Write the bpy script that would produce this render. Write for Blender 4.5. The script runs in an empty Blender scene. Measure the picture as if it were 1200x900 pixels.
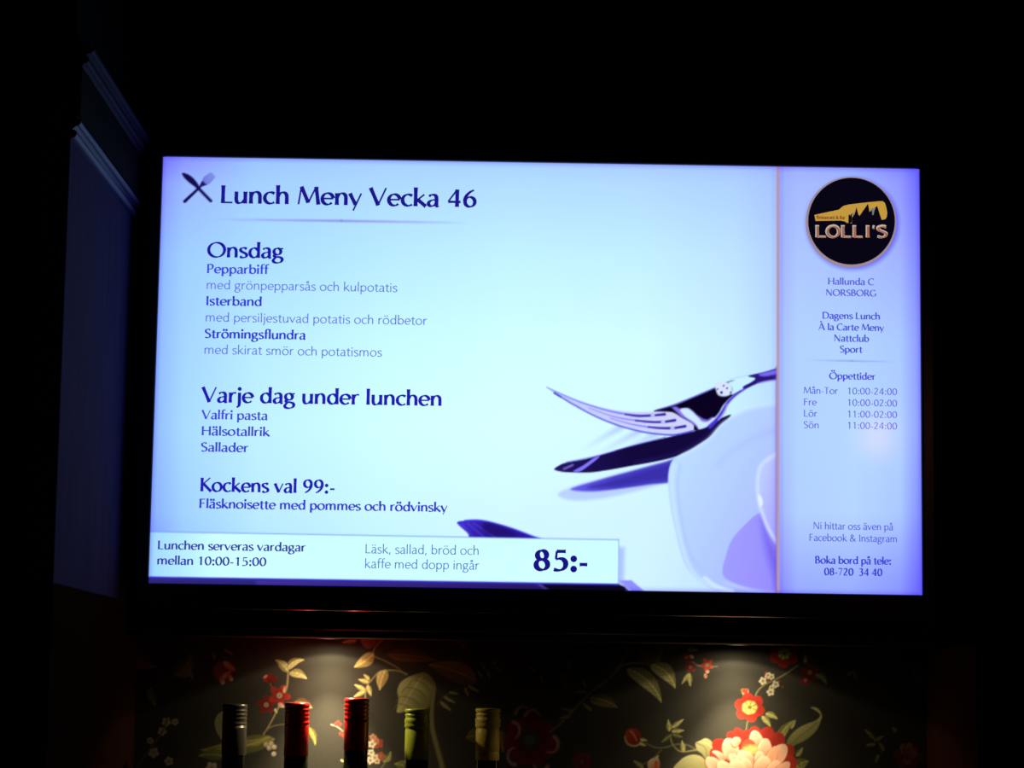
import bpy, bmesh, math, random
import numpy as np
from mathutils import Matrix, Vector
random.seed(4)
C = bpy.context.scene.collection
PI = math.pi

# ------------------------------------------------------------------ camera
FPX = 2800.0                                   # focal length in pixels of a 1200 px wide frame
SZ = 1.885                                     # height of the display's centre above the floor
CAM = np.array([-0.0475, -2.8807, SZ-0.3852])
PITCH, YAW, ROLL = 0.1284, 0.0053, 0.0151
def cam_axes():
    cp, sp, cy, sy, cr, sr = (math.cos(PITCH), math.sin(PITCH), math.cos(YAW), math.sin(YAW), math.cos(ROLL), math.sin(ROLL))
    f = np.array([sy*cp, cy*cp, sp]); rt = np.array([cy, -sy, 0.0]); up = np.cross(rt, f)
    return cr*rt+sr*up, -sr*rt+cr*up, f
RT, UP, FW = cam_axes()
cd = bpy.data.cameras.new('camera'); cam = bpy.data.objects.new('camera', cd); C.objects.link(cam)
cam.matrix_world = Matrix(((RT[0], UP[0], -FW[0], CAM[0]), (RT[1], UP[1], -FW[1], CAM[1]), (RT[2], UP[2], -FW[2], CAM[2]), (0, 0, 0, 1)))
cd.sensor_fit = 'HORIZONTAL'; cd.sensor_width = 36; cd.lens = FPX/1200*36; cd.clip_start = 0.05; cd.clip_end = 50
cd.dof.use_dof = True; cd.dof.focus_distance = 2.72; cd.dof.aperture_fstop = 14
bpy.context.scene.camera = cam
# ------------------------------------------------------------------ world, exposure, lamps
w = bpy.data.worlds.new('dark_room'); bpy.context.scene.world = w; w.use_nodes = True
w.node_tree.nodes['Background'].inputs[0].default_value = (0.2, 0.2, 0.6, 1)
w.node_tree.nodes['Background'].inputs[1].default_value = 0.0006
vs = bpy.context.scene.view_settings
vs.view_transform = 'Standard'; vs.look = 'None'; vs.exposure = 0; vs.gamma = 1; vs.use_curve_mapping = False
WP_Y = 0.15                                    # wallpaper plane
def add_light(name, kind, loc, energy, col, size, **k):
    l = bpy.data.lights.new(name, kind); l.energy = energy; l.color = col; l.shadow_soft_size = size
    for a, b in k.items(): setattr(l, a, b)
    o = bpy.data.objects.new(name, l); C.objects.link(o); o.location = loc
    return o
LAMP_Z = 1.5605
LAMPS = ((-0.2545, 1.0), (0.2535, 0.78))
for lx, k in LAMPS:
    for nm, e, sz, bl in (('downlight_beam', 0.24, 142, 0.10), ('downlight_core', 1.3, 118, 1.0), ('downlight_pencil', 8.5, 72, 1.0), ('downlight_spill', 0.20, 178, 0.6)):
        add_light(nm, 'SPOT', (lx, WP_Y-0.044, LAMP_Z), e*k, (1.0, 0.84, 0.53), 0.004, spot_size=math.radians(sz), spot_blend=bl)

def back(px, py, Y):                           # world point at depth plane y=Y seen at pixel
    d = FW + RT*(px-600)/FPX - UP*(py-450)/FPX
    return CAM + d*(Y-CAM[1])/d[1]
def proj(P):
    d = P-CAM; z = d@FW
    return 600+FPX*(d@RT)/z, 450-FPX*(d@UP)/z

# ------------------------------------------------------------------ helpers
def tag(o, label=None, cat=None, group=None, kind=None):
    for k, v in (('label', label), ('category', cat), ('group', group), ('kind', kind)):
        if v: o[k] = v
    return o
def empty(name, loc):
    o = bpy.data.objects.new(name, None); C.objects.link(o); o.location = loc; o.empty_display_size = 0.05
    return o
def link(name, me, m, parent=None):
    o = bpy.data.objects.new(name, me); C.objects.link(o)
    if m: me.materials.append(m)
    if parent:
        o.parent = parent
        p = parent; off = Vector((0, 0, 0))
        while p: off += p.location; p = p.parent
        o.location = -off                       # meshes are authored in world coordinates
    return o
def fin(name, bm, m, parent=None, smooth=False):
    me = bpy.data.meshes.new(name); bmesh.ops.recalc_face_normals(bm, faces=bm.faces); bm.to_mesh(me); bm.free()
    if smooth:
        for p in me.polygons: p.use_smooth = True
    return link(name, me, m, parent)
def box(bm, x0, x1, y0, y1, z0, z1, bev=0.0):
    r = bmesh.ops.create_cube(bm, size=1)
    bmesh.ops.scale(bm, vec=(x1-x0, y1-y0, z1-z0), verts=r['verts'])
    bmesh.ops.translate(bm, vec=((x0+x1)/2, (y0+y1)/2, (z0+z1)/2), verts=r['verts'])
    if bev:
        es = list({e for v in r['verts'] for e in v.link_edges})
        bmesh.ops.bevel(bm, geom=es, offset=bev, segments=2, affect='EDGES', profile=0.5)
def BX(name, dims, m, parent=None, bev=0.0):
    bm = bmesh.new(); box(bm, *dims, bev=bev); return fin(name, bm, m, parent)
def prism(name, prof, axis, a, b, m, parent=None, smooth=False):
    # prof: 2-D outline; axis 'x' -> points are (y,z); axis 'y' -> points are (x,z)
    bm = bmesh.new()
    f = (lambda p, t: (t, p[0], p[1])) if axis == 'x' else (lambda p, t: (p[0], t, p[1]))
    v0 = [bm.verts.new(f(p, a)) for p in prof]; v1 = [bm.verts.new(f(p, b)) for p in prof]
    n = len(prof)
    for i in range(n): bm.faces.new((v0[i], v0[(i+1) % n], v1[(i+1) % n], v1[i]))
    bm.faces.new(v0); bm.faces.new(v1[::-1])
    return fin(name, bm, m, parent, smooth)
def lathe(name, prof, c, m, parent=None, seg=64, cap=True):
    bm = bmesh.new(); rings = []
    for r, z in prof:
        rings.append([bm.verts.new((c[0]+r*math.cos(2*PI*k/seg), c[1]+r*math.sin(2*PI*k/seg), c[2]+z)) for k in range(seg)])
    for a, b in zip(rings, rings[1:]):
        for k in range(seg): bm.faces.new((a[k], a[(k+1) % seg], b[(k+1) % seg], b[k]))
    if cap:
        bm.faces.new(rings[0][::-1]); bm.faces.new(rings[-1])
    o = fin(name, bm, m, parent, True)
    return o
def lin(c): 
    c = np.asarray(c, float)/255.0
    return np.where(c <= 0.04045, c/12.92, ((c+0.055)/1.055)**2.4)

# ------------------------------------------------------------------ materials
def mat(name, col, rough=0.5, metal=0.0, spec=0.5, noise=0.0, scale=20, bump=0.0, stretch=(1, 1, 1), coat=0.0, col2=None):
    m = bpy.data.materials.new(name); m.use_nodes = True; nt = m.node_tree; b = nt.nodes['Principled BSDF']
    b.inputs['Roughness'].default_value = rough; b.inputs['Metallic'].default_value = metal
    b.inputs['Specular IOR Level'].default_value = spec; b.inputs['Coat Weight'].default_value = coat
    tc = nt.nodes.new('ShaderNodeTexCoord'); mp = nt.nodes.new('ShaderNodeMapping'); mp.inputs['Scale'].default_value = stretch
    nz = nt.nodes.new('ShaderNodeTexNoise'); nz.inputs['Scale'].default_value = scale; nz.inputs['Detail'].default_value = 6
    nt.links.new(tc.outputs['Object'], mp.inputs[0]); nt.links.new(mp.outputs[0], nz.inputs['Vector'])
    mx = nt.nodes.new('ShaderNodeMix'); mx.data_type = 'RGBA'
    c2 = col2 if col2 else tuple(max(0, x*(1-noise)) for x in col)
    mx.inputs[6].default_value = (*col, 1); mx.inputs[7].default_value = (*c2, 1)
    nt.links.new(nz.outputs['Fac'], mx.inputs[0]); nt.links.new(mx.outputs[2], b.inputs['Base Color'])
    if bump:
        bp = nt.nodes.new('ShaderNodeBump'); bp.inputs['Strength'].default_value = bump; bp.inputs['Distance'].default_value = 0.001
        nt.links.new(nz.outputs['Fac'], bp.inputs['Height']); nt.links.new(bp.outputs[0], b.inputs['Normal'])
    return m
M = {}
M['wood'] = mat('mahogany_stained_wood', (0.11, 0.032, 0.018), 0.42, noise=0.5, scale=9, bump=0.15, stretch=(8, 8, 0.7))
M['wood_side'] = mat('screen_tinted_wood', (0.19, 0.15, 0.29), 0.7, spec=0.0, noise=0.4, scale=9, bump=0.1, stretch=(8, 8, 0.7))  # blue of the display's light is put into this panel colour
M['moulding'] = mat('screen_tinted_moulding', (0.14, 0.11, 0.30), 0.45, spec=0.1, noise=0.2)  # lit copy of the moulding, bluish screen light in its colour
M['upper_moulding'] = mat('shade_toned_moulding', (0.05, 0.04, 0.10), 0.6, spec=0.04, noise=0.2)  # same moulding darkened in colour for the weaker light higher up
M['lining'] = mat('dull_mahogany_lining', (0.07, 0.022, 0.010), 0.75, spec=0.0, noise=0.5, scale=9, bump=0.1, stretch=(8, 8, 0.7))
M['wood_h'] = mat('mahogany_rail_wood', (0.055, 0.02, 0.012), 0.5, noise=0.5, scale=9, bump=0.1, stretch=(0.7, 8, 8))
M['bezel'] = mat('black_gloss_plastic', (0.012, 0.012, 0.013), 0.22, noise=0.2, scale=60)
M['shell'] = mat('black_matt_plastic', (0.012, 0.012, 0.013), 0.6, noise=0.2, scale=60, bump=0.1)
M['steel'] = mat('bracket_steel', (0.1, 0.1, 0.1), 0.4, 0.8, noise=0.2)
M['stone'] = mat('dark_stone_worktop', (0.03, 0.03, 0.03), 0.3, noise=0.6, scale=120)
M['wall'] = mat('black_paint', (0.010, 0.009, 0.012), 0.85, spec=0.04, noise=0.3, scale=30, bump=0.1)
M['floorm'] = mat('dark_floor_boards', (0.03, 0.022, 0.018), 0.6, noise=0.4, scale=6, stretch=(1, 8, 1))
M['glass'] = mat('dark_green_bottle_glass', (0.004, 0.007, 0.004), 0.06, noise=0.2, spec=0.6)
M['brass'] = mat('lamp_trim_metal', (0.5, 0.45, 0.35), 0.35, 0.9, noise=0.1)
M['pewter'] = mat('pewter_cap_metal', (0.22, 0.20, 0.16), 0.34, 0.7, noise=0.15, scale=200)
M['red'] = mat('bright_red_cap_foil', (0.48, 0.008, 0.005), 0.28, 0.1, noise=0.15, scale=200, coat=0.3)
M['crimson'] = mat('crimson_cap_foil', (0.42, 0.006, 0.004), 0.28, 0.1, noise=0.15, scale=200, coat=0.3)
M['lime'] = mat('lime_cap_enamel', (0.55, 0.62, 0.05), 0.38, 0.15, noise=0.15, scale=300, bump=0.2)
M['gold'] = mat('mustard_cap_enamel', (0.9, 0.66, 0.07), 0.45, 0.0, noise=0.25, scale=300, bump=0.5)
M['label'] = mat('cream_label_paper', (0.55, 0.50, 0.40), 0.8, noise=0.1, scale=80)
M['shade'] = mat('lamp_shade_metal', (0.05, 0.04, 0.035), 0.5, 0.5, noise=0.2)
def glow(name, col, s):
    m = mat(name, (0.8, 0.8, 0.8)); b = m.node_tree.nodes['Principled BSDF']
    b.inputs['Emission Color'].default_value = (*col, 1); b.inputs['Emission Strength'].default_value = s; return m
M['bulb'] = glow('warm_bulb', (1.0, 0.36, 0.20), 8.0)
M['lens'] = glow('downlight_lens', (1.0, 0.8, 0.42), 0.4)

def attr_material(name, emit, rough, spec, bump=0.0):
    m = bpy.data.materials.new(name); m.use_nodes = True; nt = m.node_tree; b = nt.nodes['Principled BSDF']
    a = nt.nodes.new('ShaderNodeAttribute'); a.attribute_name = 'print'
    b.inputs['Roughness'].default_value = rough; b.inputs['Specular IOR Level'].default_value = spec
    if emit:
        b.inputs['Base Color'].default_value = (0.004, 0.004, 0.006, 1)
        # a liquid crystal panel is brightest square on and turns dimmer and bluer at a slant
        ge = nt.nodes.new('ShaderNodeNewGeometry'); dt = nt.nodes.new('ShaderNodeVectorMath'); dt.operation = 'DOT_PRODUCT'
        nt.links.new(ge.outputs['Normal'], dt.inputs[0]); nt.links.new(ge.outputs['Incoming'], dt.inputs[1])
        cb = nt.nodes.new('ShaderNodeCombineXYZ')
        for i, ex in enumerate((2.6, 2.6, 1.5)):
            pw = nt.nodes.new('ShaderNodeMath'); pw.operation = 'POWER'; pw.use_clamp = True; pw.inputs[1].default_value = ex
            nt.links.new(dt.outputs['Value'], pw.inputs[0]); nt.links.new(pw.outputs[0], cb.inputs[i])
        vm = nt.nodes.new('ShaderNodeVectorMath'); vm.operation = 'MULTIPLY'
        nt.links.new(a.outputs['Color'], vm.inputs[0]); nt.links.new(cb.outputs[0], vm.inputs[1])
        nt.links.new(vm.outputs[0], b.inputs['Emission Color']); b.inputs['Emission Strength'].default_value = 1.06
        m.cycles.emission_sampling = 'NONE'
    else:
        nt.links.new(a.outputs['Color'], b.inputs['Base Color'])
        if bump:
            tc = nt.nodes.new('ShaderNodeTexCoord'); nz = nt.nodes.new('ShaderNodeTexNoise'); nz.inputs['Scale'].default_value = 900
            bp = nt.nodes.new('ShaderNodeBump'); bp.inputs['Strength'].default_value = bump; bp.inputs['Distance'].default_value = 0.0004
            nt.links.new(tc.outputs['Object'], nz.inputs['Vector']); nt.links.new(nz.outputs['Fac'], bp.inputs['Height']); nt.links.new(bp.outputs[0], b.inputs['Normal'])
    return m
_inks = {}
def ink(c, strength=1.0):                       # lit pixels of one colour on the display
    k = tuple(c)
    if k not in _inks:
        m = bpy.data.materials.new('display_ink'); m.use_nodes = True; b = m.node_tree.nodes['Principled BSDF']
        b.inputs['Base Color'].default_value = (0.004, 0.004, 0.006, 1); b.inputs['Roughness'].default_value = 0.085
        b.inputs['Emission Color'].default_value = (*lin(c), 1); b.inputs['Emission Strength'].default_value = 1
        m.cycles.emission_sampling = 'NONE'; _inks[k] = m
    return _inks[k]

# ------------------------------------------------------------------ print artwork (flat prints only)
def smooth_pts(p, closed, n=8):
    p = np.array(p, float); L = len(p); out = []
    rng = range(L) if closed else range(L-1)
    for i in rng:
        if closed: a, b, c, d = p[(i-1) % L], p[i], p[(i+1) % L], p[(i+2) % L]
        else:
            b, c = p[i], p[i+1]; a = p[i-1] if i else 2*b-c; d = p[i+2] if i+2 < L else 2*c-b
        for k in range(n):
            t = k/n
            out.append(0.5*((2*b)+(-a+c)*t+(2*a-5*b+4*c-d)*t*t+(-a+3*b-3*c+d)*t**3))
    if not closed: out.append(p[-1])
    return np.array(out)
class Canvas:
    def __init__(s, x0, y0, x1, y1, r):
        s.x0, s.y0, s.r = x0, y0, r; s.W = int((x1-x0)*r); s.H = int((y1-y0)*r)
        s.im = np.zeros((s.H, s.W, 3), np.float32)
    def win(s, xa, ya, xb, yb):
        i0 = max(0, int((ya-s.y0)*s.r)); i1 = min(s.H, int((yb-s.y0)*s.r)+2); j0 = max(0, int((xa-s.x0)*s.r)); j1 = min(s.W, int((xb-s.x0)*s.r)+2)
        if i0 >= i1 or j0 >= j1: return None
        Y, X = np.mgrid[i0:i1, j0:j1].astype(np.float32)
        return slice(i0, i1), slice(j0, j1), X/s.r+s.x0, Y/s.r+s.y0
    def put(s, a, b, al, col):
        al = al[..., None]; s.im[a, b] = s.im[a, b]*(1-al)+al*np.asarray(col, np.float32)
    def poly(s, pts, c, c2=None, g=None, soft=0.8, a=1.0, sm=True):
        P = smooth_pts(pts, True) if sm else np.array(pts, float)
        pad = soft+2; w = s.win(P[:, 0].min()-pad, P[:, 1].min()-pad, P[:, 0].max()+pad, P[:, 1].max()+pad)
        if w is None: return
        A, B, X, Y = w; D = np.full(X.shape, 1e9, np.float32); ins = np.zeros(X.shape, bool)
        for p, q in zip(P, np.roll(P, -1, 0)):
            d = q-p; L = d@d
            if L < 1e-12: continue
            t = np.clip(((X-p[0])*d[0]+(Y-p[1])*d[1])/L, 0, 1)
            D = np.minimum(D, (X-p[0]-t*d[0])**2+(Y-p[1]-t*d[1])**2)
            if p[1] != q[1]:
                ins ^= ((p[1] > Y) != (q[1] > Y)) & (X < (q[0]-p[0])*(Y-p[1])/(q[1]-p[1])+p[0])
        D = np.sqrt(D); D = np.where(ins, -D, D); al = np.clip(0.5-D/(2*soft), 0, 1); al = al*al*(3-2*al)*a
        col = np.asarray(c, np.float32)
        if c2 is not None:
            g0, g1 = np.array(g[0], float), np.array(g[1], float); d = g1-g0
            t = np.clip(((X-g0[0])*d[0]+(Y-g0[1])*d[1])/(d@d), 0, 1)[..., None]; col = col*(1-t)+np.asarray(c2, np.float32)*t
        s.put(A, B, al, col)
    def line(s, pts, w0, c, w1=None, soft=0.6, a=1.0, sm=True, a1=None):
        P = smooth_pts(pts, False) if sm and len(pts) > 2 else np.array(pts, float)
        w1 = w0 if w1 is None else w1; pad = max(w0, w1)+soft+2
        w = s.win(P[:, 0].min()-pad, P[:, 1].min()-pad, P[:, 0].max()+pad, P[:, 1].max()+pad)
        if w is None: return
        A, B, X, Y = w; D = np.full(X.shape, -1e9, np.float32); n = len(P)-1; T = np.zeros(X.shape, np.float32)
        for i in range(n):
            p, q = P[i], P[i+1]; d = q-p; L = max(d@d, 1e-9)
            t = np.clip(((X-p[0])*d[0]+(Y-p[1])*d[1])/L, 0, 1); g = (i+t)/n
            v = (w0+(w1-w0)*g)/2-np.sqrt((X-p[0]-t*d[0])**2+(Y-p[1]-t*d[1])**2)
            T = np.where(v > D, g, T); D = np.maximum(D, v)
        al = np.clip(0.5+D/(2*soft), 0, 1)*(a if a1 is None else a+(a1-a)*T)
        s.put(A, B, al, c)
    def leaf(s, p0, p1, wd, c, c2=None, bend=0.0, vein=0.0, soft=0.5, rnd=0, tipc=None):
        p0 = np.array(p0, float); p1 = np.array(p1, float); ax = p1-p0; L = math.hypot(*ax); u = ax/L; nn = np.array([-u[1], u[0]])
        pad = wd+abs(bend)+3; w = s.win(min(p0[0], p1[0])-pad, min(p0[1], p1[1])-pad, max(p0[0], p1[0])+pad, max(p0[1], p1[1])+pad)
        if w is None: return
        A, B, X, Y = w; t = ((X-p0[0])*u[0]+(Y-p0[1])*u[1])/L; d = (X-p0[0])*nn[0]+(Y-p0[1])*nn[1]
        tc = np.clip(t, 0, 1); d = d-bend*4*tc*(1-tc)
        if rnd: hw = wd/2*np.sqrt(np.clip(1-(2*tc**0.8-1)**2, 0, 1))
        else: hw = wd/2*np.clip(np.sin(PI*tc**0.72), 0, 1)**0.85*(1-0.12*tc)
        e = np.where((t < 0) | (t > 1), -9, hw-np.abs(d)); al = np.clip(0.5+e/(2*soft), 0, 1)
        c = np.asarray(c, np.float32); c2 = c*0.72 if c2 is None else np.asarray(c2, np.float32)
        if rnd: k = np.clip(tc*0.85+0.3*(d/(wd*.5+1e-3))**2-0.07*np.cos(d*2.6)*(1-tc), 0, 1)
        else: k = np.clip(0.5+d/(0.5*wd+1e-3), 0, 1)*0.85
        col = c2*(1-k[..., None])+c*k[..., None]
        if vein:
            st = np.sin((tc*L/3.2+np.abs(d)*0.32)*2*PI/1.7)*vein; mid = np.exp(-(d/0.55)**2)*vein*1.6
            col = col*(1-0.22*np.clip(st, 0, 1)[..., None])+mid[..., None]*np.array((90, 85, 40), np.float32)
        s.put(A, B, al, col)
    def flower(s, cx, cy, r, n, c, c2, cc, rc, rot=0, pw=0.9):
        for i in range(n):
            a = rot+2*PI*i/n; s.leaf((cx+rc*0.5*math.cos(a), cy+rc*0.5*math.sin(a)), (cx+r*math.cos(a), cy+r*math.sin(a)), r*pw, c, c2, rnd=1)
        if rc:
            s.poly([(cx+rc*math.cos(k*PI/6), cy+rc*math.sin(k*PI/6)) for k in range(12)], cc)
            for k in range(9):
                a = k*2*PI/9+rot; s.line([(cx+rc*.45*math.cos(a), cy+rc*.45*math.sin(a)), (cx+rc*.95*math.cos(a), cy+rc*.95*math.sin(a))], 0.9, np.array(cc)*0.62)
            s.poly([(cx+rc*.3*math.cos(k*PI/4), cy+rc*.3*math.sin(k*PI/4)) for k in range(8)], np.array(cc)*0.5)
    def sample(s, X, Y):
        fx = np.clip((X-s.x0)*s.r, 0, s.W-1.001); fy = np.clip((Y-s.y0)*s.r, 0, s.H-1.001)
        i = fy.astype(int); j = fx.astype(int); a = (fy-i)[:, None]; b = (fx-j)[:, None]
        return (s.im[i, j]*(1-a)*(1-b)+s.im[i+1, j]*a*(1-b)+s.im[i, j+1]*(1-a)*b+s.im[i+1, j+1]*a*b)
def print_plane(name, x0, x1, z0, z1, Y, nx, nz, cv, m, parent):
    X, Z = np.meshgrid(np.linspace(x0, x1, nx+1), np.linspace(z0, z1, nz+1)); N = X.size
    co = np.stack([X.ravel(), np.full(N, Y), Z.ravel()], 1)
    me = bpy.data.meshes.new(name); me.vertices.add(N); me.vertices.foreach_set('co', co.astype(np.float32).ravel())
    i = np.arange(nz)[:, None]*(nx+1)+np.arange(nx)[None, :]; i = i.ravel()
    q = np.stack([i, i+1, i+nx+2, i+nx+1], 1)
    me.loops.add(q.size); me.polygons.add(len(q)); me.loops.foreach_set('vertex_index', q.ravel().astype(np.int32))
    me.polygons.foreach_set('loop_start', np.arange(len(q), dtype=np.int32)*4)
    me.update()
    px, py = proj(co); c = lin(np.clip(cv.sample(px, py), 0, 255))
    at = me.color_attributes.new('print', 'FLOAT_COLOR', 'POINT'); at.data.foreach_set('color', np.concatenate([c, np.ones((N, 1))], 1).astype(np.float32).ravel())
    return link(name, me, m, parent)

# ------------------------------------------------------------------ lettering: flared humanist roman, drawn with a broad nib
def E(cx, cy, rx, ry, a0=0, a1=360):
    n = max(6, int(abs(a1-a0)/15)); return ('p', [(cx+rx*math.cos(math.radians(a0+(a1-a0)*k/n)), cy+ry*math.sin(math.radians(a0+(a1-a0)*k/n))) for k in range(n+1)])
def Sx(*p): return ('c', list(p))
def Ln(*p): return ('l', list(p))
def D(x, y): return ('d', (x, y))
def Tn(*p): return ('t', list(p))              # thin straight
archn = Sx((.10, .27), (.15, .385), (.235, .455), (.33, .445), (.395, .37), (.41, .25), (.41, .12), (.41, 0))
bowlr = E(.275, .235, .175, .22, 150, -150); bowll = E(.255, .235, .175, .22, 30, 330)
a_ = [Sx((.085, .395), (.15, .45), (.235, .462), (.315, .425), (.345, .33), (.345, .2), (.345, .09), (.37, .015), (.43, .015)), Sx((.345, .275), (.25, .262), (.14, .225), (.075, .15), (.085, .06), (.15, .015), (.23, .03), (.30, .075), (.345, .15))]
o_ = [E(.265, .235, .205, .225)]
six = [Sx((.40, .665), (.28, .60), (.165, .48), (.10, .34), (.09, .22)), E(.265, .205, .17, .19)]
G = {
 'a': (.45, a_), 'b': (.52, [Ln((.10, .74), (.10, .01)), bowlr]), 'c': (.42, [E(.265, .235, .2, .222, 48, 312)]),
 'd': (.53, [Ln((.43, .74), (.43, 0)), bowll]), 'e': (.47, [E(.25, .235, .19, .222, 5, 318), Tn((.07, .245), (.44, .245))]),
 'f': (.29, [Sx((.335, .715), (.265, .735), (.185, .71), (.145, .62), (.14, .46), (.14, .2), (.14, 0)), Tn((.03, .455), (.29, .455))]),
 'g': (.48, [E(.22, .31, .14, .15), Tn((.31, .435), (.46, .455)), Sx((.14, .18), (.095, .12), (.14, .07), (.26, .06), (.38, .02), (.425, -.07), (.37, -.17), (.23, -.215), (.10, -.185), (.06, -.11), (.10, -.03), (.17, .05))]),
 'h': (.51, [Ln((.10, .74), (.10, 0)), archn]), 'i': (.21, [Ln((.105, .465), (.105, 0)), D(.105, .635)]),
 'j': (.22, [Sx((.12, .465), (.12, .2), (.12, -.02), (.10, -.14), (.02, -.215)), D(.12, .635)]),
 'k': (.48, [Ln((.10, .74), (.10, 0)), Tn((.40, .465), (.13, .22)), Ln((.17, .26), (.46, 0))]), 'l': (.21, [Ln((.105, .74), (.105, 0))]),
 'm': (.79, [Ln((.10, .465), (.10, 0)), Sx((.10, .29), (.15, .395), (.225, .455), (.31, .445), (.37, .37), (.385, .25), (.385, .12), (.385, 0)), Sx((.385, .29), (.435, .395), (.51, .455), (.595, .445), (.655, .37), (.67, .25), (.67, .12), (.67, 0))]),
 'n': (.51, [Ln((.10, .465), (.10, 0)), archn]), 'o': (.53, o_), 'p': (.52, [Ln((.10, .465), (.10, -.22)), bowlr]),
 'r': (.35, [Ln((.10, .465), (.10, 0)), Sx((.10, .27), (.15, .38), (.22, .445), (.335, .45))]),
 's': (.38, [Sx((.325, .40), (.26, .45), (.17, .455), (.09, .41), (.085, .33), (.15, .27), (.25, .215), (.325, .15), (.315, .06), (.235, .01), (.14, .01), (.055, .055))]),
 't': (.32, [Sx((.15, .60), (.15, .45), (.15, .25), (.15, .10), (.19, .02), (.27, .01), (.32, .03)), Tn((.03, .455), (.30, .455))]),
 'u': (.51, [Sx((.10, .465), (.10, .3), (.10, .16), (.125, .06), (.19, .015), (.28, .03), (.35, .09), (.41, .18)), Ln((.41, .465), (.41, 0))]),
 'v': (.46, [Ln((.035, .465), (.235, .01)), Tn((.225, .01), (.425, .465))]), 'y': (.46, [Ln((.035, .465), (.24, .02)), Tn((.43, .465), (.16, -.21))]),
 'A': (.66, [Tn((.05, 0), (.32, .70)), Ln((.32, .70), (.61, 0)), Tn((.15, .24), (.50, .24))]),
 'B': (.54, [Ln((.11, .70), (.11, 0)), Sx((.11, .675), (.24, .68), (.35, .64), (.39, .53), (.34, .42), (.22, .37), (.11, .365)), Sx((.22, .37), (.37, .34), (.45, .21), (.40, .07), (.26, .022), (.11, .022))]),
 'C': (.62, [E(.38, .345, .31, .335, 50, 310)]),
 'D': (.70, [Ln((.11, .70), (.11, 0)), Sx((.11, .675), (.28, .675), (.45, .63), (.58, .51), (.62, .35), (.58, .19), (.45, .06), (.28, .025), (.11, .025))]),
 'F': (.48, [Ln((.11, .70), (.11, 0)), Tn((.11, .67), (.43, .67)), Tn((.11, .37), (.39, .37))]),
 'G': (.69, [E(.38, .345, .31, .335, 50, 320), Ln((.61, .31), (.61, .07))]),
 'H': (.68, [Ln((.11, .70), (.11, 0)), Ln((.57, .70), (.57, 0)), Tn((.11, .365), (.57, .365))]), 'I': (.24, [Ln((.12, .70), (.12, 0))]),
 'K': (.58, [Ln((.11, .70), (.11, 0)), Tn((.50, .70), (.13, .35)), Ln((.18, .39), (.56, 0))]), 'L': (.47, [Ln((.11, .70), (.11, 0)), Tn((.11, .03), (.44, .03))]),
 'M': (.82, [Tn((.06, 0), (.15, .70)), Ln((.15, .70), (.40, .07)), Tn((.40, .07), (.66, .70)), Ln((.66, .70), (.75, 0))]),
 'N': (.71, [Tn((.11, 0), (.11, .70)), Ln((.11, .70), (.59, 0)), Tn((.59, 0), (.59, .70))]), 'O': (.77, [E(.38, .345, .325, .335)]),
 'P': (.51, [Ln((.11, .70), (.11, 0)), Sx((.11, .675), (.25, .68), (.37, .64), (.42, .51), (.37, .37), (.26, .315), (.11, .315))]),
 'R': (.57, [Ln((.11, .70), (.11, 0)), Sx((.11, .675), (.25, .68), (.37, .64), (.42, .52), (.37, .39), (.26, .335), (.11, .335)), Ln((.26, .34), (.53, 0))]),
 'S': (.48, [Sx((.39, .61), (.32, .665), (.215, .675), (.115, .62), (.095, .52), (.155, .42), (.28, .345), (.385, .265), (.405, .155), (.335, .05), (.22, .015), (.07, .06))]),
 'T': (.54, [Ln((.27, .69), (.27, 0)), Tn((.03, .67), (.51, .67))]), 'V': (.62, [Ln((.04, .70), (.315, .01)), Tn((.305, .01), (.58, .70))]),
 '0': (.52, [E(.26, .34, .19, .325)]), '1': (.52, [Ln((.28, .68), (.28, 0)), Tn((.28, .67), (.13, .56))]),
 '2': (.52, [Sx((.09, .56), (.14, .64), (.25, .67), (.35, .62), (.375, .51), (.31, .36), (.18, .18), (.07, .03)), Ln((.06, .035), (.43, .035))]),
 '3': (.52, [Sx((.10, .61), (.19, .67), (.30, .66), (.36, .57), (.33, .45), (.20, .37)), Sx((.20, .37), (.34, .34), (.40, .21), (.35, .07), (.22, .01), (.07, .05))]),
 '4': (.54, [Ln((.36, .68), (.36, 0)), Tn((.36, .68), (.05, .20)), Ln((.05, .195), (.48, .195))]),
 '5': (.52, [Ln((.155, .645), (.41, .645)), Tn((.155, .66), (.13, .38)), Sx((.13, .37), (.22, .40), (.33, .38), (.405, .28), (.395, .13), (.30, .03), (.18, .01), (.07, .04))]),
 '6': (.53, six), '7': (.52, [Ln((.06, .65), (.43, .65)), Tn((.43, .66), (.18, 0))]), '8': (.53, [E(.26, .51, .13, .15), E(.26, .19, .165, .175)]),
 '9': (.53, [(k, [(.53-x, .68-y) for x, y in p]) for k, p in six]),
 '&': (.68, [Sx((.58, .32), (.50, .15), (.37, .03), (.22, .01), (.10, .08), (.09, .20), (.18, .31), (.31, .40), (.38, .51), (.35, .63), (.25, .67), (.17, .60), (.18, .48), (.28, .33), (.43, .15), (.62, .0))]),
 ':': (.24, [D(.12, .06), D(.12, .40)]), ',': (.22, [D(.11, .05), Tn((.13, .05), (.06, -.11))]), '-': (.32, [Ln((.05, .215), (.27, .215))]),
 "'": (.16, [Tn((.09, .70), (.07, .52))]), ' ': (.25, [])}
G['ä'] = (.45, a_+[D(.13, .635), D(.31, .635)]); G['å'] = (.45, a_+[E(.22, .655, .065, .065)])
G['ö'] = (.53, o_+[D(.175, .635), D(.355, .635)]); G['Ö'] = (.77, G['O'][1]+[D(.27, .86), D(.49, .86)]); G['À'] = (.66, G['A'][1]+[Ln((.20, .92), (.34, .80))])
PEN = math.radians(14)
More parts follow.
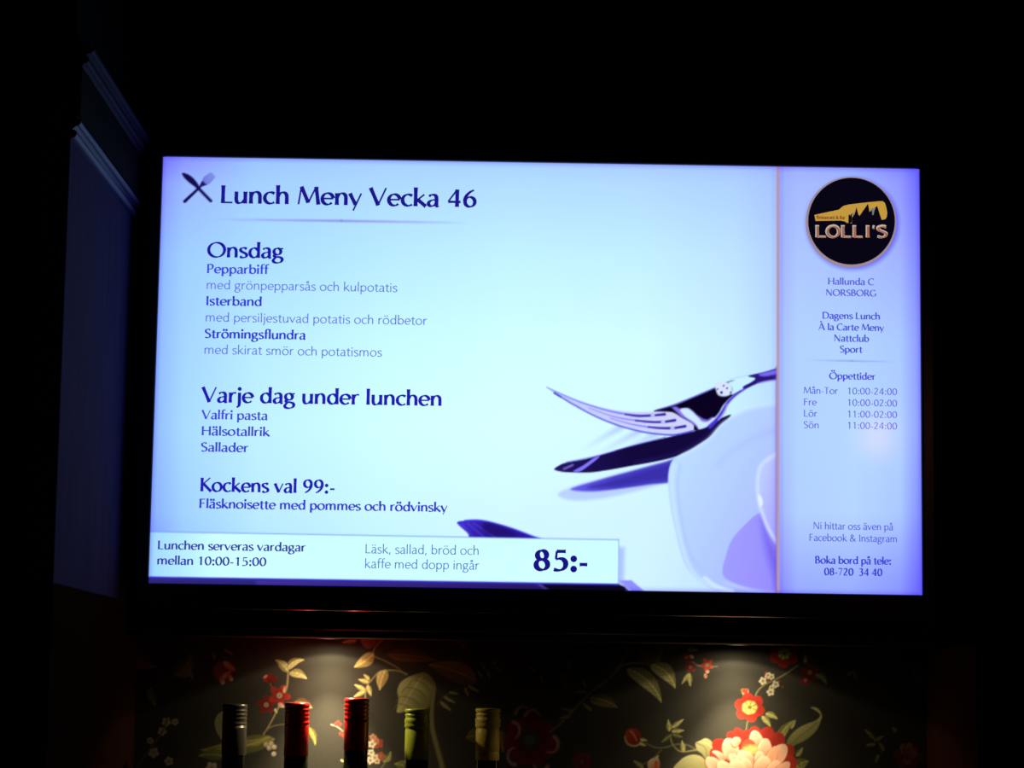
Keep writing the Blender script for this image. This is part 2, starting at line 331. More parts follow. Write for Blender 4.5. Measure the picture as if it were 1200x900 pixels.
def glyph(V, F, g, ox, T, thin, fx):
    def add(P, Q):
        b = len(V); n = len(P)
        for p, q in zip(P, Q): V.append(p); V.append(q)
        for i in range(n-1): F.append((b+2*i, b+2*i+1, b+2*i+3, b+2*i+2))
    for k, p in G[g][1]:
        if k == 'd':
            b = len(V); r = T*0.62
            for j in range(12): V.append(((p[0]+r/fx*math.cos(j*PI/6))*fx+ox, p[1]+r*math.sin(j*PI/6)))
            F.append(tuple(range(b, b+12))); continue
        pts = smooth_pts(p, False, 5) if k == 'c' else np.array(p, float)
        if k in 'lt': pts = np.array([pts[0]*(1-t)+pts[1]*t for t in (0, .1, .3, .5, .7, .9, 1)])
        pts = pts*np.array([fx, 1])
        n = len(pts); tg = np.gradient(pts, axis=0)
        if np.hypot(*(pts[0]-pts[-1])) < 1e-6: tg[0] = tg[-1] = pts[1]-pts[-2]
        ln = np.hypot(tg[:, 0], tg[:, 1])+1e-9; tg = tg/ln[:, None]
        an = np.arctan2(tg[:, 1], tg[:, 0]); wd = T*(thin+(1-thin)*np.abs(np.sin(an-PEN)))
        if k == 't': wd = np.full(n, T*max(thin*1.25, 0.42))
        if k == 'l':
            wd = np.full(n, T*(1.0 if abs(tg[0][1]) > .3 else .62)); wd = wd*np.array([1.14, 1.04, .97, .95, .97, 1.04, 1.14])
        nm = np.stack([-tg[:, 1], tg[:, 0]], 1)*wd[:, None]/2
        A = pts+nm; B = pts-nm; A[:, 0] += ox; B[:, 0] += ox; add([tuple(v) for v in A], [tuple(v) for v in B])
WT = {'heavy': (.185, .34), 'bold': (.150, .36), 'semi': (.128, .42), 'med': (.10, .5), 'light': (.083, .62)}
TXT_Y = -0.0006
def text_line(name, s, x0, y0, x1, cap, wt, col, parent, Y=TXT_Y, spacing=0.0):
    T, thin = WT[wt]; adv = [G[c][0]+spacing for c in s]; tot = sum(adv); sb = 0.05
    p = back(x0, y0, Y); q = back(x1, y0+(x1-x0)*0.0158, Y); Wm = q[0]-p[0]; sc = cap/0.70/FPX*2.905
    fx = (Wm/sc+2*sb)/tot                       # width factor: letters set a little wider or narrower
    V, F = [], []; x = -sb
    for c, a in zip(s, adv):
        glyph(V, F, c, x, T, thin, fx); x += a*fx
    z0 = p[2]; me = bpy.data.meshes.new(name)
    me.from_pydata([(p[0]+vx*sc, Y, z0+vy*sc) for vx, vy in V], [], F); me.update()
    return link(name, me, ink(col), parent)
def flat(name, pts, col, parent, Y, closed_smooth=False):
    P = smooth_pts(pts, True, 5) if closed_smooth else pts
    bm = bmesh.new(); vs_ = []
    for x, y in P:
        q = back(x, y, Y); vs_.append(bm.verts.new((q[0], Y, q[2])))
    f = bm.faces.new(vs_); bmesh.ops.triangulate(bm, faces=[f])
    me = bpy.data.meshes.new(name); bm.to_mesh(me); bm.free(); return link(name, me, ink(col), parent)

# ------------------------------------------------------------------ the menu display
W2, H2 = 0.465, 0.2615
tv = tag(empty('television', (0, 0.02, SZ-H2-0.03)), 'wall mounted flat screen television showing a pale blue Swedish lunch menu', 'television')
cv = Canvas(165, 175, 1095, 705, 1.5)
def base_field(cv):
    Y, X = np.mgrid[0:cv.H, 0:cv.W].astype(np.float32); X = X/cv.r+cv.x0; Y = Y/cv.r+cv.y0
    ys = [190, 215, 300, 400, 500, 600, 690]
    Lx = [182, 215, 300, 450, 600, 750, 860, 905]
    Lg = [[(112,112),(142,155),(160,200),(170,210),(170,212),(170,205),(165,195),(160,185)],
          [(132,145),(155,184),(165,210),(175,218),(180,222),(180,220),(175,212),(170,200)],
          [(140,178),(160,208),(172,222),(185,235),(195,242),(195,240),(190,228),(180,212)],
          [(142,185),(165,213),(185,235),(200,250),(208,255),(210,252),(200,238),(185,220)],
          [(146,188),(168,218),(190,240),(208,255),(214,255),(212,250),(200,240),(190,225)],
          [(140,178),(160,208),(185,232),(200,245),(208,245),(208,242),(200,235),(185,215)],
          [(110,130),(140,190),(170,220),(190,235),(200,240),(205,240),(190,220),(170,195)]]
    Rx = [915, 935, 1000, 1055, 1076]
    Rg = [[(150,160),(160,175),(152,168),(130,135),(108,104)], [(160,180),(168,188),(165,190),(148,156),(114,112)],
          [(165,182),(174,200),(170,195),(163,180),(130,135)], [(168,192),(178,210),(178,212),(172,202),(142,158)],
          [(168,195),(176,210),(180,215),(176,208),(146,164)], [(162,182),(176,206),(180,212),(170,200),(134,148)],
          [(135,140),(152,170),(152,172),(138,150),(110,106)]]
    def fld(xs, g, ch):
        g = np.array(g, np.float32)[:, :, ch]; rows = np.array([np.interp(X[0], xs, r) for r in g])
        yy = np.interp(Y[:, 0], ys, np.arange(len(ys))); i = np.clip(yy.astype(int), 0, len(ys)-2); t = (yy-i)[:, None]
        return rows[i]*(1-t)+rows[i+1]*t
    for ch in (0, 1): cv.im[..., ch] = np.where(X < 911, fld(Lx, Lg, ch), fld(Rx, Rg, ch))
    cv.im[..., 2] = 255
base_field(cv); keep = cv.im.copy()
def shadow_stripe(x0, x1, y0, y1, w, a): cv.line([(x0, y0), (x1, y1)], w, (95, 70, 245), soft=w*0.8, a=a)
# heading rule
for k in range(3): cv.line([(250, 257), (400, 258.8)], 1.6, (140, 130, 235), soft=1.4, a=0.0, a1=0.55, sm=False)
for k in range(3): cv.line([(400, 258.8), (552, 261.2)], 1.6, (140, 130, 235), soft=1.4, a=0.55, a1=0.0, sm=False)
# crossed knife and fork
cv.leaf((213.5, 203), (237, 225), 7.6, (16, 10, 72), (20, 12, 80), bend=-1.2); cv.line([(230, 218), (247, 235.5)], 3.6, (20, 10, 85), 3.6)
cv.line([(216.5, 236), (234, 219.5)], 3.8, (20, 10, 85), 2.8); cv.poly([(233, 220), (235.5, 214), (237.5, 211), (243, 216.5), (240, 217.5)], (28, 22, 100), sm=False, soft=.7)
cv.poly([(237, 211.5), (238.5, 207.5), (246.5, 202), (249.5, 203.5), (252.5, 207.5), (246.5, 214.5), (242.5, 217)], (108, 122, 218), (128, 142, 232), ((238, 214), (250, 205)), sm=False, soft=.6)
for q in ((241, 212, 248.5, 204.5), (242.5, 214, 250.5, 206.5)): cv.line([(q[0], q[1]), (q[2], q[3])], .6, (140, 155, 240), soft=.6, a=.7)
# shadows of the cutlery
for p, q in (((727, 501), (682, 527)), ((748, 506), (700, 532)), ((768, 509), (725, 530))): cv.line([q, p], 3, (170, 190, 250), 7, soft=3.5, a=.1, a1=.75, sm=False)
cv.poly([(654, 579), (672, 570), (700, 562), (740, 551), (788, 541), (783, 563), (740, 577), (700, 585), (668, 586)], (176, 198, 252), soft=3, a=.8)
cv.poly([(669, 573), (700, 563), (740, 552), (775, 542.5), (800, 537), (795, 562), (760, 568), (720, 573.5), (690, 576)], (105, 95, 240), (70, 60, 190), ((665, 570), (720, 566)), soft=2)
cv.poly([(690, 571), (720, 563), (760, 551), (800, 541), (795, 558), (760, 564), (720, 570)], (55, 45, 165), soft=3.5, a=.9)
# knife under the fork
cv.poly([(649.5, 549.8), (655, 545.5), (664, 542), (690, 537), (720, 528), (750, 520), (780, 513), (805, 507), (825, 501), (843, 491), (856, 486), (853, 491), (843, 500), (833, 511), (820, 520), (804, 530), (787, 536.5), (765, 541.5), (740, 546), (712, 551), (690, 553.8), (665, 553.5), (654, 552)], (34, 22, 96), (18, 8, 58), ((650, 550), (740, 535)), soft=.9)
cv.line([(671, 545), (661, 549.5)], 2.2, (150, 130, 235), soft=1.2, a=.8); cv.poly([(697, 536), (702, 536), (684, 550), (677, 553), (672, 552), (684, 545)], (128, 118, 250), soft=1)
cv.line([(664, 541.5), (700, 534), (740, 522.5), (780, 512)], .9, (95, 80, 250), soft=.9, a=.8); cv.line([(700, 533.5), (640+80, 528)], .6, (200, 200, 255))
cv.line([(745, 542), (790, 532), (820, 517), (838, 503)], 3, (40, 30, 110), soft=3, a=.5)
# plate with its rims and shade
cv.poly([(930, 468), (911, 472), (880, 478), (860, 487), (845, 497), (830, 514), (815, 524), (797, 533), (787, 541), (783, 560), (785, 590), (792, 625), (801, 658), (812, 674), (830, 688), (860, 700), (930, 705)], (186, 218, 255), (166, 182, 255), ((785, 560), (930, 640)), soft=1.2)
cv.line([(911, 473), (880, 479), (860, 488), (845, 498), (830, 515), (812, 527), (797, 535)], 3, (205, 232, 255), soft=2.5, a=.7)
cv.poly([(930, 505), (890, 512), (858, 528), (842, 545), (850, 535), (880, 515), (911, 500)], (168, 176, 255), soft=9, a=.5)
cv.line([(790, 545), (787, 560), (790, 595), (797, 630), (806, 660), (818, 677), (840, 690), (858, 694)], 4.5, (200, 228, 255), soft=2.5, a=.85)
cv.line([(797, 545), (794, 570), (799, 610), (808, 648), (822, 668)], 2, (165, 190, 250), soft=2.5, a=.6)
cv.poly([(890, 601), (872, 616), (858, 632), (851, 650), (847, 673), (862, 684), (890, 692), (930, 698), (930, 620), (905, 605)], (158, 155, 255), (150, 140, 252), ((850, 640), (911, 650)), soft=1.5)
cv.poly([(893, 608), (901, 630), (911, 648), (925, 690), (911, 692), (905, 670), (897, 640)], (95, 75, 225), soft=8, a=.6)
cv.line([(826, 677), (840, 687), (858, 693)], 3.2, (215, 240, 255), soft=2, a=.9); cv.line([(850, 683), (875, 690), (908, 694)], 2.5, (190, 205, 255), soft=2.5, a=.7)
cv.poly([(930, 524), (908, 531), (892, 544), (887, 560), (888, 585), (896, 612), (906, 630), (930, 660)], (188, 205, 255), (165, 165, 255), ((888, 560), (925, 570)), soft=1.2)
cv.line([(911, 531), (893, 544), (888, 560), (889, 585), (897, 612), (907, 631), (916, 642)], 4, (205, 222, 255), soft=2, a=.9)
cv.poly([(888, 580), (892, 582), (894, 590), (890, 593)], (225, 240, 255), soft=1.5)
# fork tines
cv.poly([(641, 454), (655, 460), (680, 470), (710, 478.5), (740, 482.5), (768, 482), (795, 478), (815, 500), (818, 504), (800, 508), (785, 510), (765, 508), (740, 503.5), (715, 495.5), (690, 484.5), (668, 473), (652, 462.5)], (192, 200, 255), (205, 210, 255), ((650, 460), (780, 500)), soft=.9)
cv.line([(641, 454), (655, 460.5), (680, 471), (710, 480.5), (735, 485.5), (765, 487.5)], .8, (110, 110, 245), 2.2, soft=.8)
cv.line([(733, 485.6), (748, 487.6), (768, 486.5), (779, 485.5)], 1.6, (40, 20, 150), 3, soft=.8)
cv.line([(690, 478), (715, 487), (735, 491.3), (765, 494.7)], .5, (120, 120, 245), 2, soft=.8)
cv.line([(745, 492.8), (762, 494.5), (778, 494.3), (791, 492.5)], 1.6, (35, 18, 140), 3, soft=.8)
cv.line([(715, 490), (740, 497), (765, 501), (785, 501.8)], .6, (110, 110, 240), 2.4, soft=.8)
cv.line([(760, 500.3), (775, 501.8), (790, 501.5), (803, 499.5)], 1.6, (35, 18, 140), 3, soft=.8)
cv.line([(649.5, 460.5), (657, 465)], 2, (45, 40, 185)); cv.line([(657, 465), (672, 474), (695, 486.5), (720, 497), (745, 504.3), (765, 508), (790, 509.5), (812, 505)], 1.3, (62, 60, 205), 1.7, soft=.8)
for x, y in ((765, 486.7), (777, 494.6), (788, 501.6)): cv.poly([(x-2, y-2), (x+2, y-2), (x+2, y+2), (x-2, y+2)], (185, 190, 250), soft=1)
# fork neck
cv.poly([(766, 481.5), (790, 475), (812, 466), (832, 457.5), (850, 449), (862, 446), (868, 458), (858, 464), (848, 474), (842, 484), (834, 493), (826, 502), (814, 504.5), (812, 497), (799, 489.5), (787, 483)], (10, 2, 32), soft=.8)
cv.line([(770, 480.5), (790, 474.3), (812, 465.5), (832, 457), (853, 448)], 1.2, (75, 50, 190), soft=.9)
cv.poly([(787, 477), (792, 476.5), (797, 479), (806, 478), (811, 481), (816, 486), (824, 491), (829, 492), (834, 489), (838, 490), (834, 495), (827, 501), (819, 503), (815, 499), (806, 492.5), (798, 488), (793, 483)], (135, 120, 240), soft=1.6, sm=False)
cv.poly([(797, 480), (805, 478.5), (811, 482), (818, 489), (823, 494), (830, 494), (836, 489.5), (838, 491), (832, 498), (820, 503), (817, 499), (812, 494), (803, 488)], (205, 232, 255), soft=1.1)
cv.poly([(838, 450.5), (845, 446), (853, 449), (858, 455), (856, 462), (849, 464.5), (842, 463), (839, 457)], (215, 228, 255), soft=1.2)
for x, y, r in ((845.5, 460, 1.6), (852, 455, 1), (848, 452, 1), (856.5, 460, 1.2), (841, 456, .8)): cv.poly([(x+r*math.cos(k), y+r*math.sin(k)) for k in range(6)], (50, 30, 140), soft=.8)
cv.poly([(853, 449), (862, 445), (872, 442), (879, 439), (884, 441), (884, 446), (872, 455), (862, 461), (857, 462), (858, 455)], (198, 240, 255), soft=1.2)
cv.line([(850, 449), (858, 444), (878, 439.5)], .7, (150, 190, 245), soft=.9, a=.6)
cv.poly([(877, 440.5), (895, 436), (915, 431.5), (915, 443.5), (897, 446.5), (884, 451), (873, 456), (871, 453), (880, 448), (885, 443.5)], (42, 22, 120), soft=.9)
cv.poly([(890, 438), (915, 432.5), (915, 437), (896, 441)], (118, 105, 238), soft=1.4); cv.line([(888, 449), (911, 444.5)], 1.2, (130, 130, 245), soft=1)
cv.line([(873, 455.5), (863, 462), (853, 471.5), (847, 482), (840, 492), (832, 500)], 1.8, (70, 50, 205), 5, soft=1.2)
cv.line([(852, 474), (848, 484), (842, 492)], 2, (160, 155, 250), soft=1, a=.8)
# knife at the foot and the price strip
cv.poly([(535.5, 613), (545, 610), (558, 609.3), (574, 611.5), (600, 619), (622, 627.5), (640, 635), (560, 640), (548, 625)], (62, 46, 200), (42, 22, 145), ((540, 618), (572, 625)), soft=.9)
cv.line([(545, 610), (560, 609.6), (575, 612), (602, 620), (632, 631.5)], 1.5, (70, 55, 235), soft=1)
for q in ((541, 614, 556, 632), (548, 613, 570, 632), (555, 613, 584, 632)): cv.line([(q[0], q[1]), (q[2], q[3])], .8, (95, 80, 225), soft=1.2, a=.7)
cv.poly([(570, 613), (592, 619), (605, 628), (580, 628), (566, 620)], (32, 14, 105), soft=3, a=.8)
cv.line([(536, 615), (543, 624), (551, 632)], 1.5, (225, 235, 255), soft=1.2, a=.7)
cv.poly([(165, 676), (175, 676), (640, 683.5), (725, 684.5), (735, 690), (748, 705), (165, 705)], (48, 42, 120), sm=False, soft=.6)
cv.poly([(300, 680), (520, 682), (625, 684), (643, 692), (660, 710), (300, 700)], (66, 52, 150), (40, 24, 95), ((300, 690), (640, 690)), soft=2, sm=False)
cv.poly([(634, 684), (725, 684.5), (733, 688), (733, 705), (655, 705), (642, 692)], (12, 6, 30), sm=False, soft=1.2)
cv.line([(632, 685), (643, 691.5)], 1.4, (110, 95, 175), soft=1.2, a=.7)
cv.poly([(724, 680), (728, 684), (735, 689), (745, 697), (760, 697), (740, 680)], (135, 130, 255), soft=1.2, sm=False, a=.9)
cv.poly([(722, 640), (732, 642), (731, 683), (722, 684)], (150, 165, 250), soft=4, a=.6, sm=False)
cv.poly([(160, 622.8), (725, 632.6), (724.6, 684.4), (160, 675.6)], (204, 255, 255), sm=False, soft=.6)
cv.poly([(160, 622.8), (260, 624.5), (260, 677.5), (160, 675.6)], (160, 215, 255), (204, 255, 255), ((176, 650), (255, 650)), sm=False, soft=.5)
cv.line([(160, 622.8), (725, 632.6)], 1.1, (110, 130, 235), soft=.8, a=.8); cv.line([(725, 632.6), (724.6, 684)], 1.0, (120, 150, 235), soft=.8, a=.7)
cv.line([(176, 676.6), (724.6, 685)], 2.0, (52, 32, 205), soft=1, a=.95)
jc = int((911-cv.x0)*cv.r); cv.im[:, jc:] = keep[:, jc:]
# column rule, badge shadow, thin rule
shadow_stripe(907, 907, 196, 697, 3, .10); shadow_stripe(915.5, 915.5, 196, 697, 3, .16)
cv.line([(911.6, 190), (911.6, 700)], 3.6, (182, 150, 172), soft=.9); cv.line([(909.4, 430), (909.4, 700)], 1.2, (110, 70, 190), soft=1.2, a=.6)
cv.poly([(999+53.5*math.cos(k*PI/12), 262+53*math.sin(k*PI/12)) for k in range(24)], (88, 78, 238), soft=5.5, a=.85)
cv.line([(944, 422), (998, 423)], .9, (110, 110, 225), soft=1, a=0, a1=.8, sm=False); cv.line([(998, 423), (1053, 424)], .9, (110, 110, 225), soft=1, a=.8, a1=0, sm=False)
# panel falls off to violet along its lit edge
Yg, Xg = np.mgrid[0:cv.H, 0:cv.W].astype(np.float32); Xg = Xg/cv.r+cv.x0; Yg = Yg/cv.r+cv.y0
top = 184+(Xg-191)*0.01637; bot = 683+(Xg-174.5)*0.01545; lft = 191-(Yg-184)*0.033; rgt = 1077.5+(Yg-198.5)*0.006
dd = np.minimum(np.minimum(Yg-top, bot-Yg), np.minimum(Xg-lft, rgt-Xg)); k = np.clip(1-dd/7, 0, 1)**2*0.4
cv.im = cv.im*(1-k[..., None])+cv.im*k[..., None]*np.array((.6, .48, .97), np.float32)
m_disp = attr_material('lit_display', True, 0.085, 0.5)
screen = print_plane('screen', -W2, W2, SZ-H2, SZ+H2, 0.0, 740, 416, cv, m_disp, tv)
for v in ('label',): screen[v] = 'lit menu picture with fork, knife and white plate'

HD, BK, LB = (26, 18, 150), (48, 44, 205), (98, 112, 226)
LINES = [
 ('headline', 'Lunch Meny Vecka 46', 259, 238, 558, 21.5, 'bold', (28, 22, 140)),
 ('headline', 'Onsdag', 244, 301.3, 331, 18, 'bold', (28, 24, 165)),
 ('dish_line', 'Pepparbiff', 242.6, 320, 313.5, 10.8, 'bold', (64, 70, 222)),
 ('dish_line', 'med grönpepparsås och kulpotatis', 242, 338.6, 465, 10.6, 'light', LB),
 ('dish_line', 'Isterband', 241.6, 357.6, 306.3, 10.8, 'bold', (50, 52, 215)),
 ('dish_line', 'med persiljestuvad potatis och rödbetor', 240.8, 376.6, 500, 10.6, 'light', LB),
 ('dish_line', 'Strömingsflundra', 240, 396, 357.5, 10.8, 'bold', (48, 50, 212)),
 ('dish_line', 'med skirat smör och potatismos', 239.3, 414.6, 447, 10.6, 'light', LB),
 ('headline', 'Varje dag under lunchen', 237.5, 471.3, 517, 18, 'bold', (34, 26, 178)),
 ('dish_line', 'Valfri pasta', 237, 491, 313, 10.6, 'bold', (70, 72, 215)),
 ('dish_line', 'Hälsotallrik', 236.3, 510, 315.3, 10.6, 'bold', (64, 66, 212)),
 ('dish_line', 'Sallader', 235.6, 529, 290.5, 10.6, 'bold', (62, 64, 210)),
 ('headline', 'Kockens val 99:-', 235, 575.8, 392, 16, 'bold', (36, 28, 178)),
 ('dish_line', 'Fläsknoisette med pommes och rödvinsky', 233.6, 595.3, 523.5, 10.8, 'bold', (58, 54, 205)),
 ('notice_line', 'Lunchen serveras vardagar', 185, 643.6, 357.5, 10, 'bold', (56, 56, 168)),
 ('notice_line', 'mellan 10:00-15:00', 184.3, 661.4, 311.5, 10, 'bold', (56, 56, 168)),
 ('notice_line', 'Läsk, sallad, bröd och', 428, 648.3, 561, 10.6, 'light', (92, 122, 205)),
 ('notice_line', 'kaffe med dopp ingår', 427.6, 665.6, 561, 10.6, 'light', (92, 122, 205)),
 ('price', '85:-', 626, 668.2, 688.5, 24.2, 'heavy', (26, 18, 130)),
 ('address_line', 'Hallunda C', 970.5, 333.3, 1024, 8, 'bold', (92, 96, 218)),
 ('address_line', 'NORSBORG', 968, 346.4, 1026.5, 7.6, 'bold', (86, 90, 214)),
 ('offer_line', 'Dagens Lunch', 964, 373.4, 1031, 8, 'bold', (74, 80, 214)),
 ('offer_line', 'À la Carte Meny', 959.5, 386.7, 1035.5, 8, 'bold', (74, 80, 214)),
 ('offer_line', 'Nattclub', 977.5, 400, 1018, 8, 'bold', (74, 80, 214)),
 ('offer_line', 'Sport', 984.5, 413, 1010, 8, 'bold', (70, 76, 214)),
 ('hours_line', 'Öppettider', 972.3, 444.2, 1025.5, 8, 'bold', (74, 76, 212)),
 ('hours_line', 'Mån-Tor', 942, 461.2, 981.5, 8, 'med', (92, 92, 212)), ('hours_line', '10:00-24:00', 993, 462, 1051, 8, 'med', (92, 92, 212)),
 ('hours_line', 'Fre', 942, 474.8, 956.5, 8, 'med', (92, 92, 212)), ('hours_line', '10:00-02:00', 993, 475.5, 1051, 8, 'med', (92, 92, 212)),
 ('hours_line', 'Lör', 942, 488.2, 957.3, 8, 'med', (92, 92, 212)), ('hours_line', '11:00-02:00', 993, 489, 1051, 8, 'med', (92, 92, 212)),
 ('hours_line', 'Sön', 942, 501.6, 959.5, 8, 'med', (92, 92, 212)), ('hours_line', '11:00-24:00', 993, 502.3, 1051, 8, 'med', (92, 92, 212)),
 ('contact_line', 'Ni hittar oss även på', 953.3, 620, 1046.3, 8.2, 'med', (92, 96, 214)),
 ('contact_line', 'Facebook & Instagram', 948.5, 633.8, 1051.3, 8.2, 'med', (92, 96, 214)),
 ('contact_line', 'Boka bord på tele:', 955.5, 660.3, 1044, 8.6, 'bold', (64, 66, 208)),
 ('contact_line', '08-720  34 40', 966.3, 674, 1033.5, 8.6, 'bold', (60, 62, 200)),
]
for nm, s, x0, y0, x1, cap, wt, col in LINES: text_line(nm, s, x0, y0, x1, cap, wt, col, screen)
# round badge
circ = lambda cx, cy, r, n=64: [(cx+r*math.cos(2*PI*k/n), cy+r*math.sin(2*PI*k/n)) for k in range(n)]
flat('badge_rim', circ(997.2, 260.2, 53.2), (158, 138, 150), screen, -0.0004)
flat('badge_disc', circ(997.9, 259.2, 50.9), (8, 5, 20), screen, -0.0007)
g = lambda *p: [(930+x/6.43, 190+y/6.43) for x, y in p]
flat('badge_bottle', g((157, 398), (240, 380), (300, 369), (342, 358), (360, 342), (378, 329), (420, 319), (520, 307), (640, 295), (672, 294), (688, 308), (698, 340), (706, 385), (701, 415), (690, 430), (660, 436), (430, 460), (402, 458), (385, 446), (355, 440), (165, 443)), (196, 152, 62), screen, -0.0010)
flat('badge_skyline', g((412, 462), (414, 398), (424, 394), (426, 405), (436, 400), (437, 384), (440, 384), (440, 455)), (10, 6, 20), screen, -0.0013)
flat('badge_skyline', g((440, 462), (441, 412), (450, 412), (451, 396), (458, 396), (466, 372), (474, 338), (482, 370), (489, 396), (494, 398), (500, 432), (512, 436), (514, 380), (520, 368), (528, 380), (531, 402), (538, 404), (543, 424), (548, 424), (551, 366), (561, 312), (571, 366), (574, 396), (588, 398), (590, 414), (610, 412), (613, 372), (620, 352), (630, 330), (638, 356), (644, 392), (652, 400), (664, 436), (660, 446), (455, 464)), (10, 6, 20), screen, -0.0013)
flat('badge_skyline', g((436, 384), (462, 378), (462, 386), (446, 391), (446, 404), (440, 404)), (128, 128, 120), screen, -0.0014)
flat('badge_skyline', g((578, 352), (614, 344), (616, 356), (602, 362), (602, 398), (592, 398), (592, 366), (580, 366)), (120, 122, 118), screen, -0.0014)
text_line('badge_lettering', 'Restaurant & Bar', 957.3, 256.4, 990.3, 4.0, 'bold', (120, 60, 30), screen, -0.0013)
for dx, dy, c, Yl in ((0, 0, (196, 180, 168), -0.0010), (0.55, 0.4, (158, 104, 84), -0.0012)):
    for ch, xa, xb in (('L', 955.3, 967.5), ('O', 969.2, 983.2), ('L', 985.5, 997), ('L', 999, 1010.5), ('I', 1013.5, 1020), ("'", 1021.5, 1026), ('S', 1027.2, 1039.5)):
        xs = [0]
        o = text_line('badge_lettering', ch, xa+dx, 277.8+dy+(xa-955)*0.004, xb+dx, 14.5 if not dx else 13.5, 'bold' if dx else 'bold', c, screen, Yl)
        if not dx:                               # chunky outline: grow the letter about its own strokes
            me = o.data; n = len(me.vertices)
            for i in range(0, n-1, 2):
                a, b = me.vertices[i].co, me.vertices[i+1].co; mid = (a+b)/2; d = (a-b)/2; L = max(d.length, 1e-6); f = (L+0.0006)/L; me.vertices[i].co = mid+d*f; me.vertices[i+1].co = mid-d*f
# housing
def frame(name, x0, x1, z0, z1, t, tb, ya, yb, m, parent):
    bm = bmesh.new()
    box(bm, x0-t, x0, ya, yb, z0-tb, z1+t, .003); box(bm, x1, x1+t, ya, yb, z0-tb, z1+t, .003)
    box(bm, x0, x1, ya, yb, z1, z1+t, .003); box(bm, x0, x1, ya, yb, z0-tb, z0, .003)
    return fin(name, bm, m, parent)
frame('bezel', -W2, W2, SZ-H2, SZ+H2, 0.017, 0.030, -0.006, 0.010, M['bezel'], tv)
BX('back_housing', (-W2-0.012, W2+0.012, 0.004, 0.045, SZ-H2-0.024, SZ+H2+0.012), M['shell'], tv, 0.006)
BX('wall_bracket', (-0.16, 0.16, 0.045, 0.118, SZ-0.12, SZ+0.12), M['steel'], tv, 0.004)
# ------------------------------------------------------------------ room shell
def struct(name, dims, m):
    o = BX(name, dims, m); o['kind'] = 'structure'; return o
struct('floor', (-3, 3, -4.5, 0.30, -0.05, 0.0), M['floorm'])
struct('ceiling', (-3, 3, -4.5, 0.30, 2.75, 2.80), M['wall'])
struct('wall_back', (-3, 3, 0.20, 0.30, 0.0, 2.75), M['wall'])
# ------------------------------------------------------------------ back bar cabinet around television and niche
XL, XR, NT, CT = -0.4985, 0.4965, 1.563, 1.19
bar = tag(empty('back_bar_cabinet', (0, 0.0, 0)), 'dark mahogany back bar cabinet with tall side panel and floral papered niche', 'cabinet')
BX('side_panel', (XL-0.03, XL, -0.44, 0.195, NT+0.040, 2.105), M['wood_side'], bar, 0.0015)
BX('upper_side_panel', (XL-0.03, XL+.001, -0.44, 0.195, 2.105, 2.62), M['wall'], bar, 0.0015)  # same panel turned black, shade above the cornice painted as colour
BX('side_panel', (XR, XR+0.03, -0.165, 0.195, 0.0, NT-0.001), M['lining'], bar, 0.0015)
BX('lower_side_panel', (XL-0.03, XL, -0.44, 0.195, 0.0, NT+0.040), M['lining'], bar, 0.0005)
BX('back_panel', (XL, XR+0.03, 0.119, 0.195, NT+0.03, 2.62), M['wall'], bar)
BX('lintel', (XL, XR, 0.055, 0.195, NT, NT+0.03), M['wood_h'], bar, 0.001)
r = [(0.0555, 1.5705), (0.051, 1.5715), (0.0487, 1.574), (0.0487, 1.577), (0.051, 1.5795), (0.0555, 1.5805)]
prism('rail_bead', r, 'x', XL, XR, M['wood_h'], bar, True)
def bead(cx, cz, r, n=10): return [(cx+r*math.cos(-PI/2+PI*k/n), cz+r*math.sin(-PI/2+PI*k/n)) for k in range(n+1)]
zc = 2.072
prof = [(XL-.004, zc-.0048), (XL+.0002, zc-.0048)]+bead(XL+.0010, zc, .0045)+[(XL+.0015, zc+.0055), (XL+.0040, zc+.0075)]+bead(XL+.0055, zc+.0125, .0040)+[(XL+.0055, zc+.018), (XL-.004, zc+.018)]
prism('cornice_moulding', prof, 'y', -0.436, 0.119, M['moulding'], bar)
BX('frieze_board', (XL, XL+.0085, -0.436, 0.119, zc+.018, zc+.072), M['wall'], bar, 0.001)  # black colour stands in for the shade between the mouldings
z2 = zc+.072
prof = [(XL-.002, z2), (XL+.0085, z2), (XL+.010, z2+.003)]+bead(XL+.011, z2+.0075, .0040)+[(XL+.0115, z2+.0125)]+bead(XL+.016, z2+.0185, .0040)+[(XL+.016, z2+.026), (XL-.002, z2+.026)]
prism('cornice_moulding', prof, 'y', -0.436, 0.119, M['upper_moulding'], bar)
BX('crown_board', (XL, XR+0.03, 0.085, 0.119, 2.385, 2.62), M['wood_h'], bar, 0.002)
BX('counter', (XL, XR, -0.30, 0.195, CT-0.035, CT), M['stone'], bar, 0.003)
BX('base_body', (XL, XR, -0.27, 0.195, 0.08, CT-0.035), M['wood'], bar)
BX('plinth', (XL, XR, -0.24, 0.195, 0.0, 0.08), M['wall'], bar)
for k in range(3):
    a = XL+0.006+k*0.3295; b = a+0.3235
    bm = bmesh.new(); box(bm, a, b, -0.288, -0.27, 0.095, CT-0.045, .002); box(bm, a+.05, b-.05, -0.293, -0.287, 0.16, CT-0.11, .003)
    d = fin('door', bm, M['wood'], bar); bm = bmesh.new(); box(bm, b-.03, b-.02, -0.312, -0.288, 0.66, 0.80, .003); fin('handle', bm, M['brass'], d)
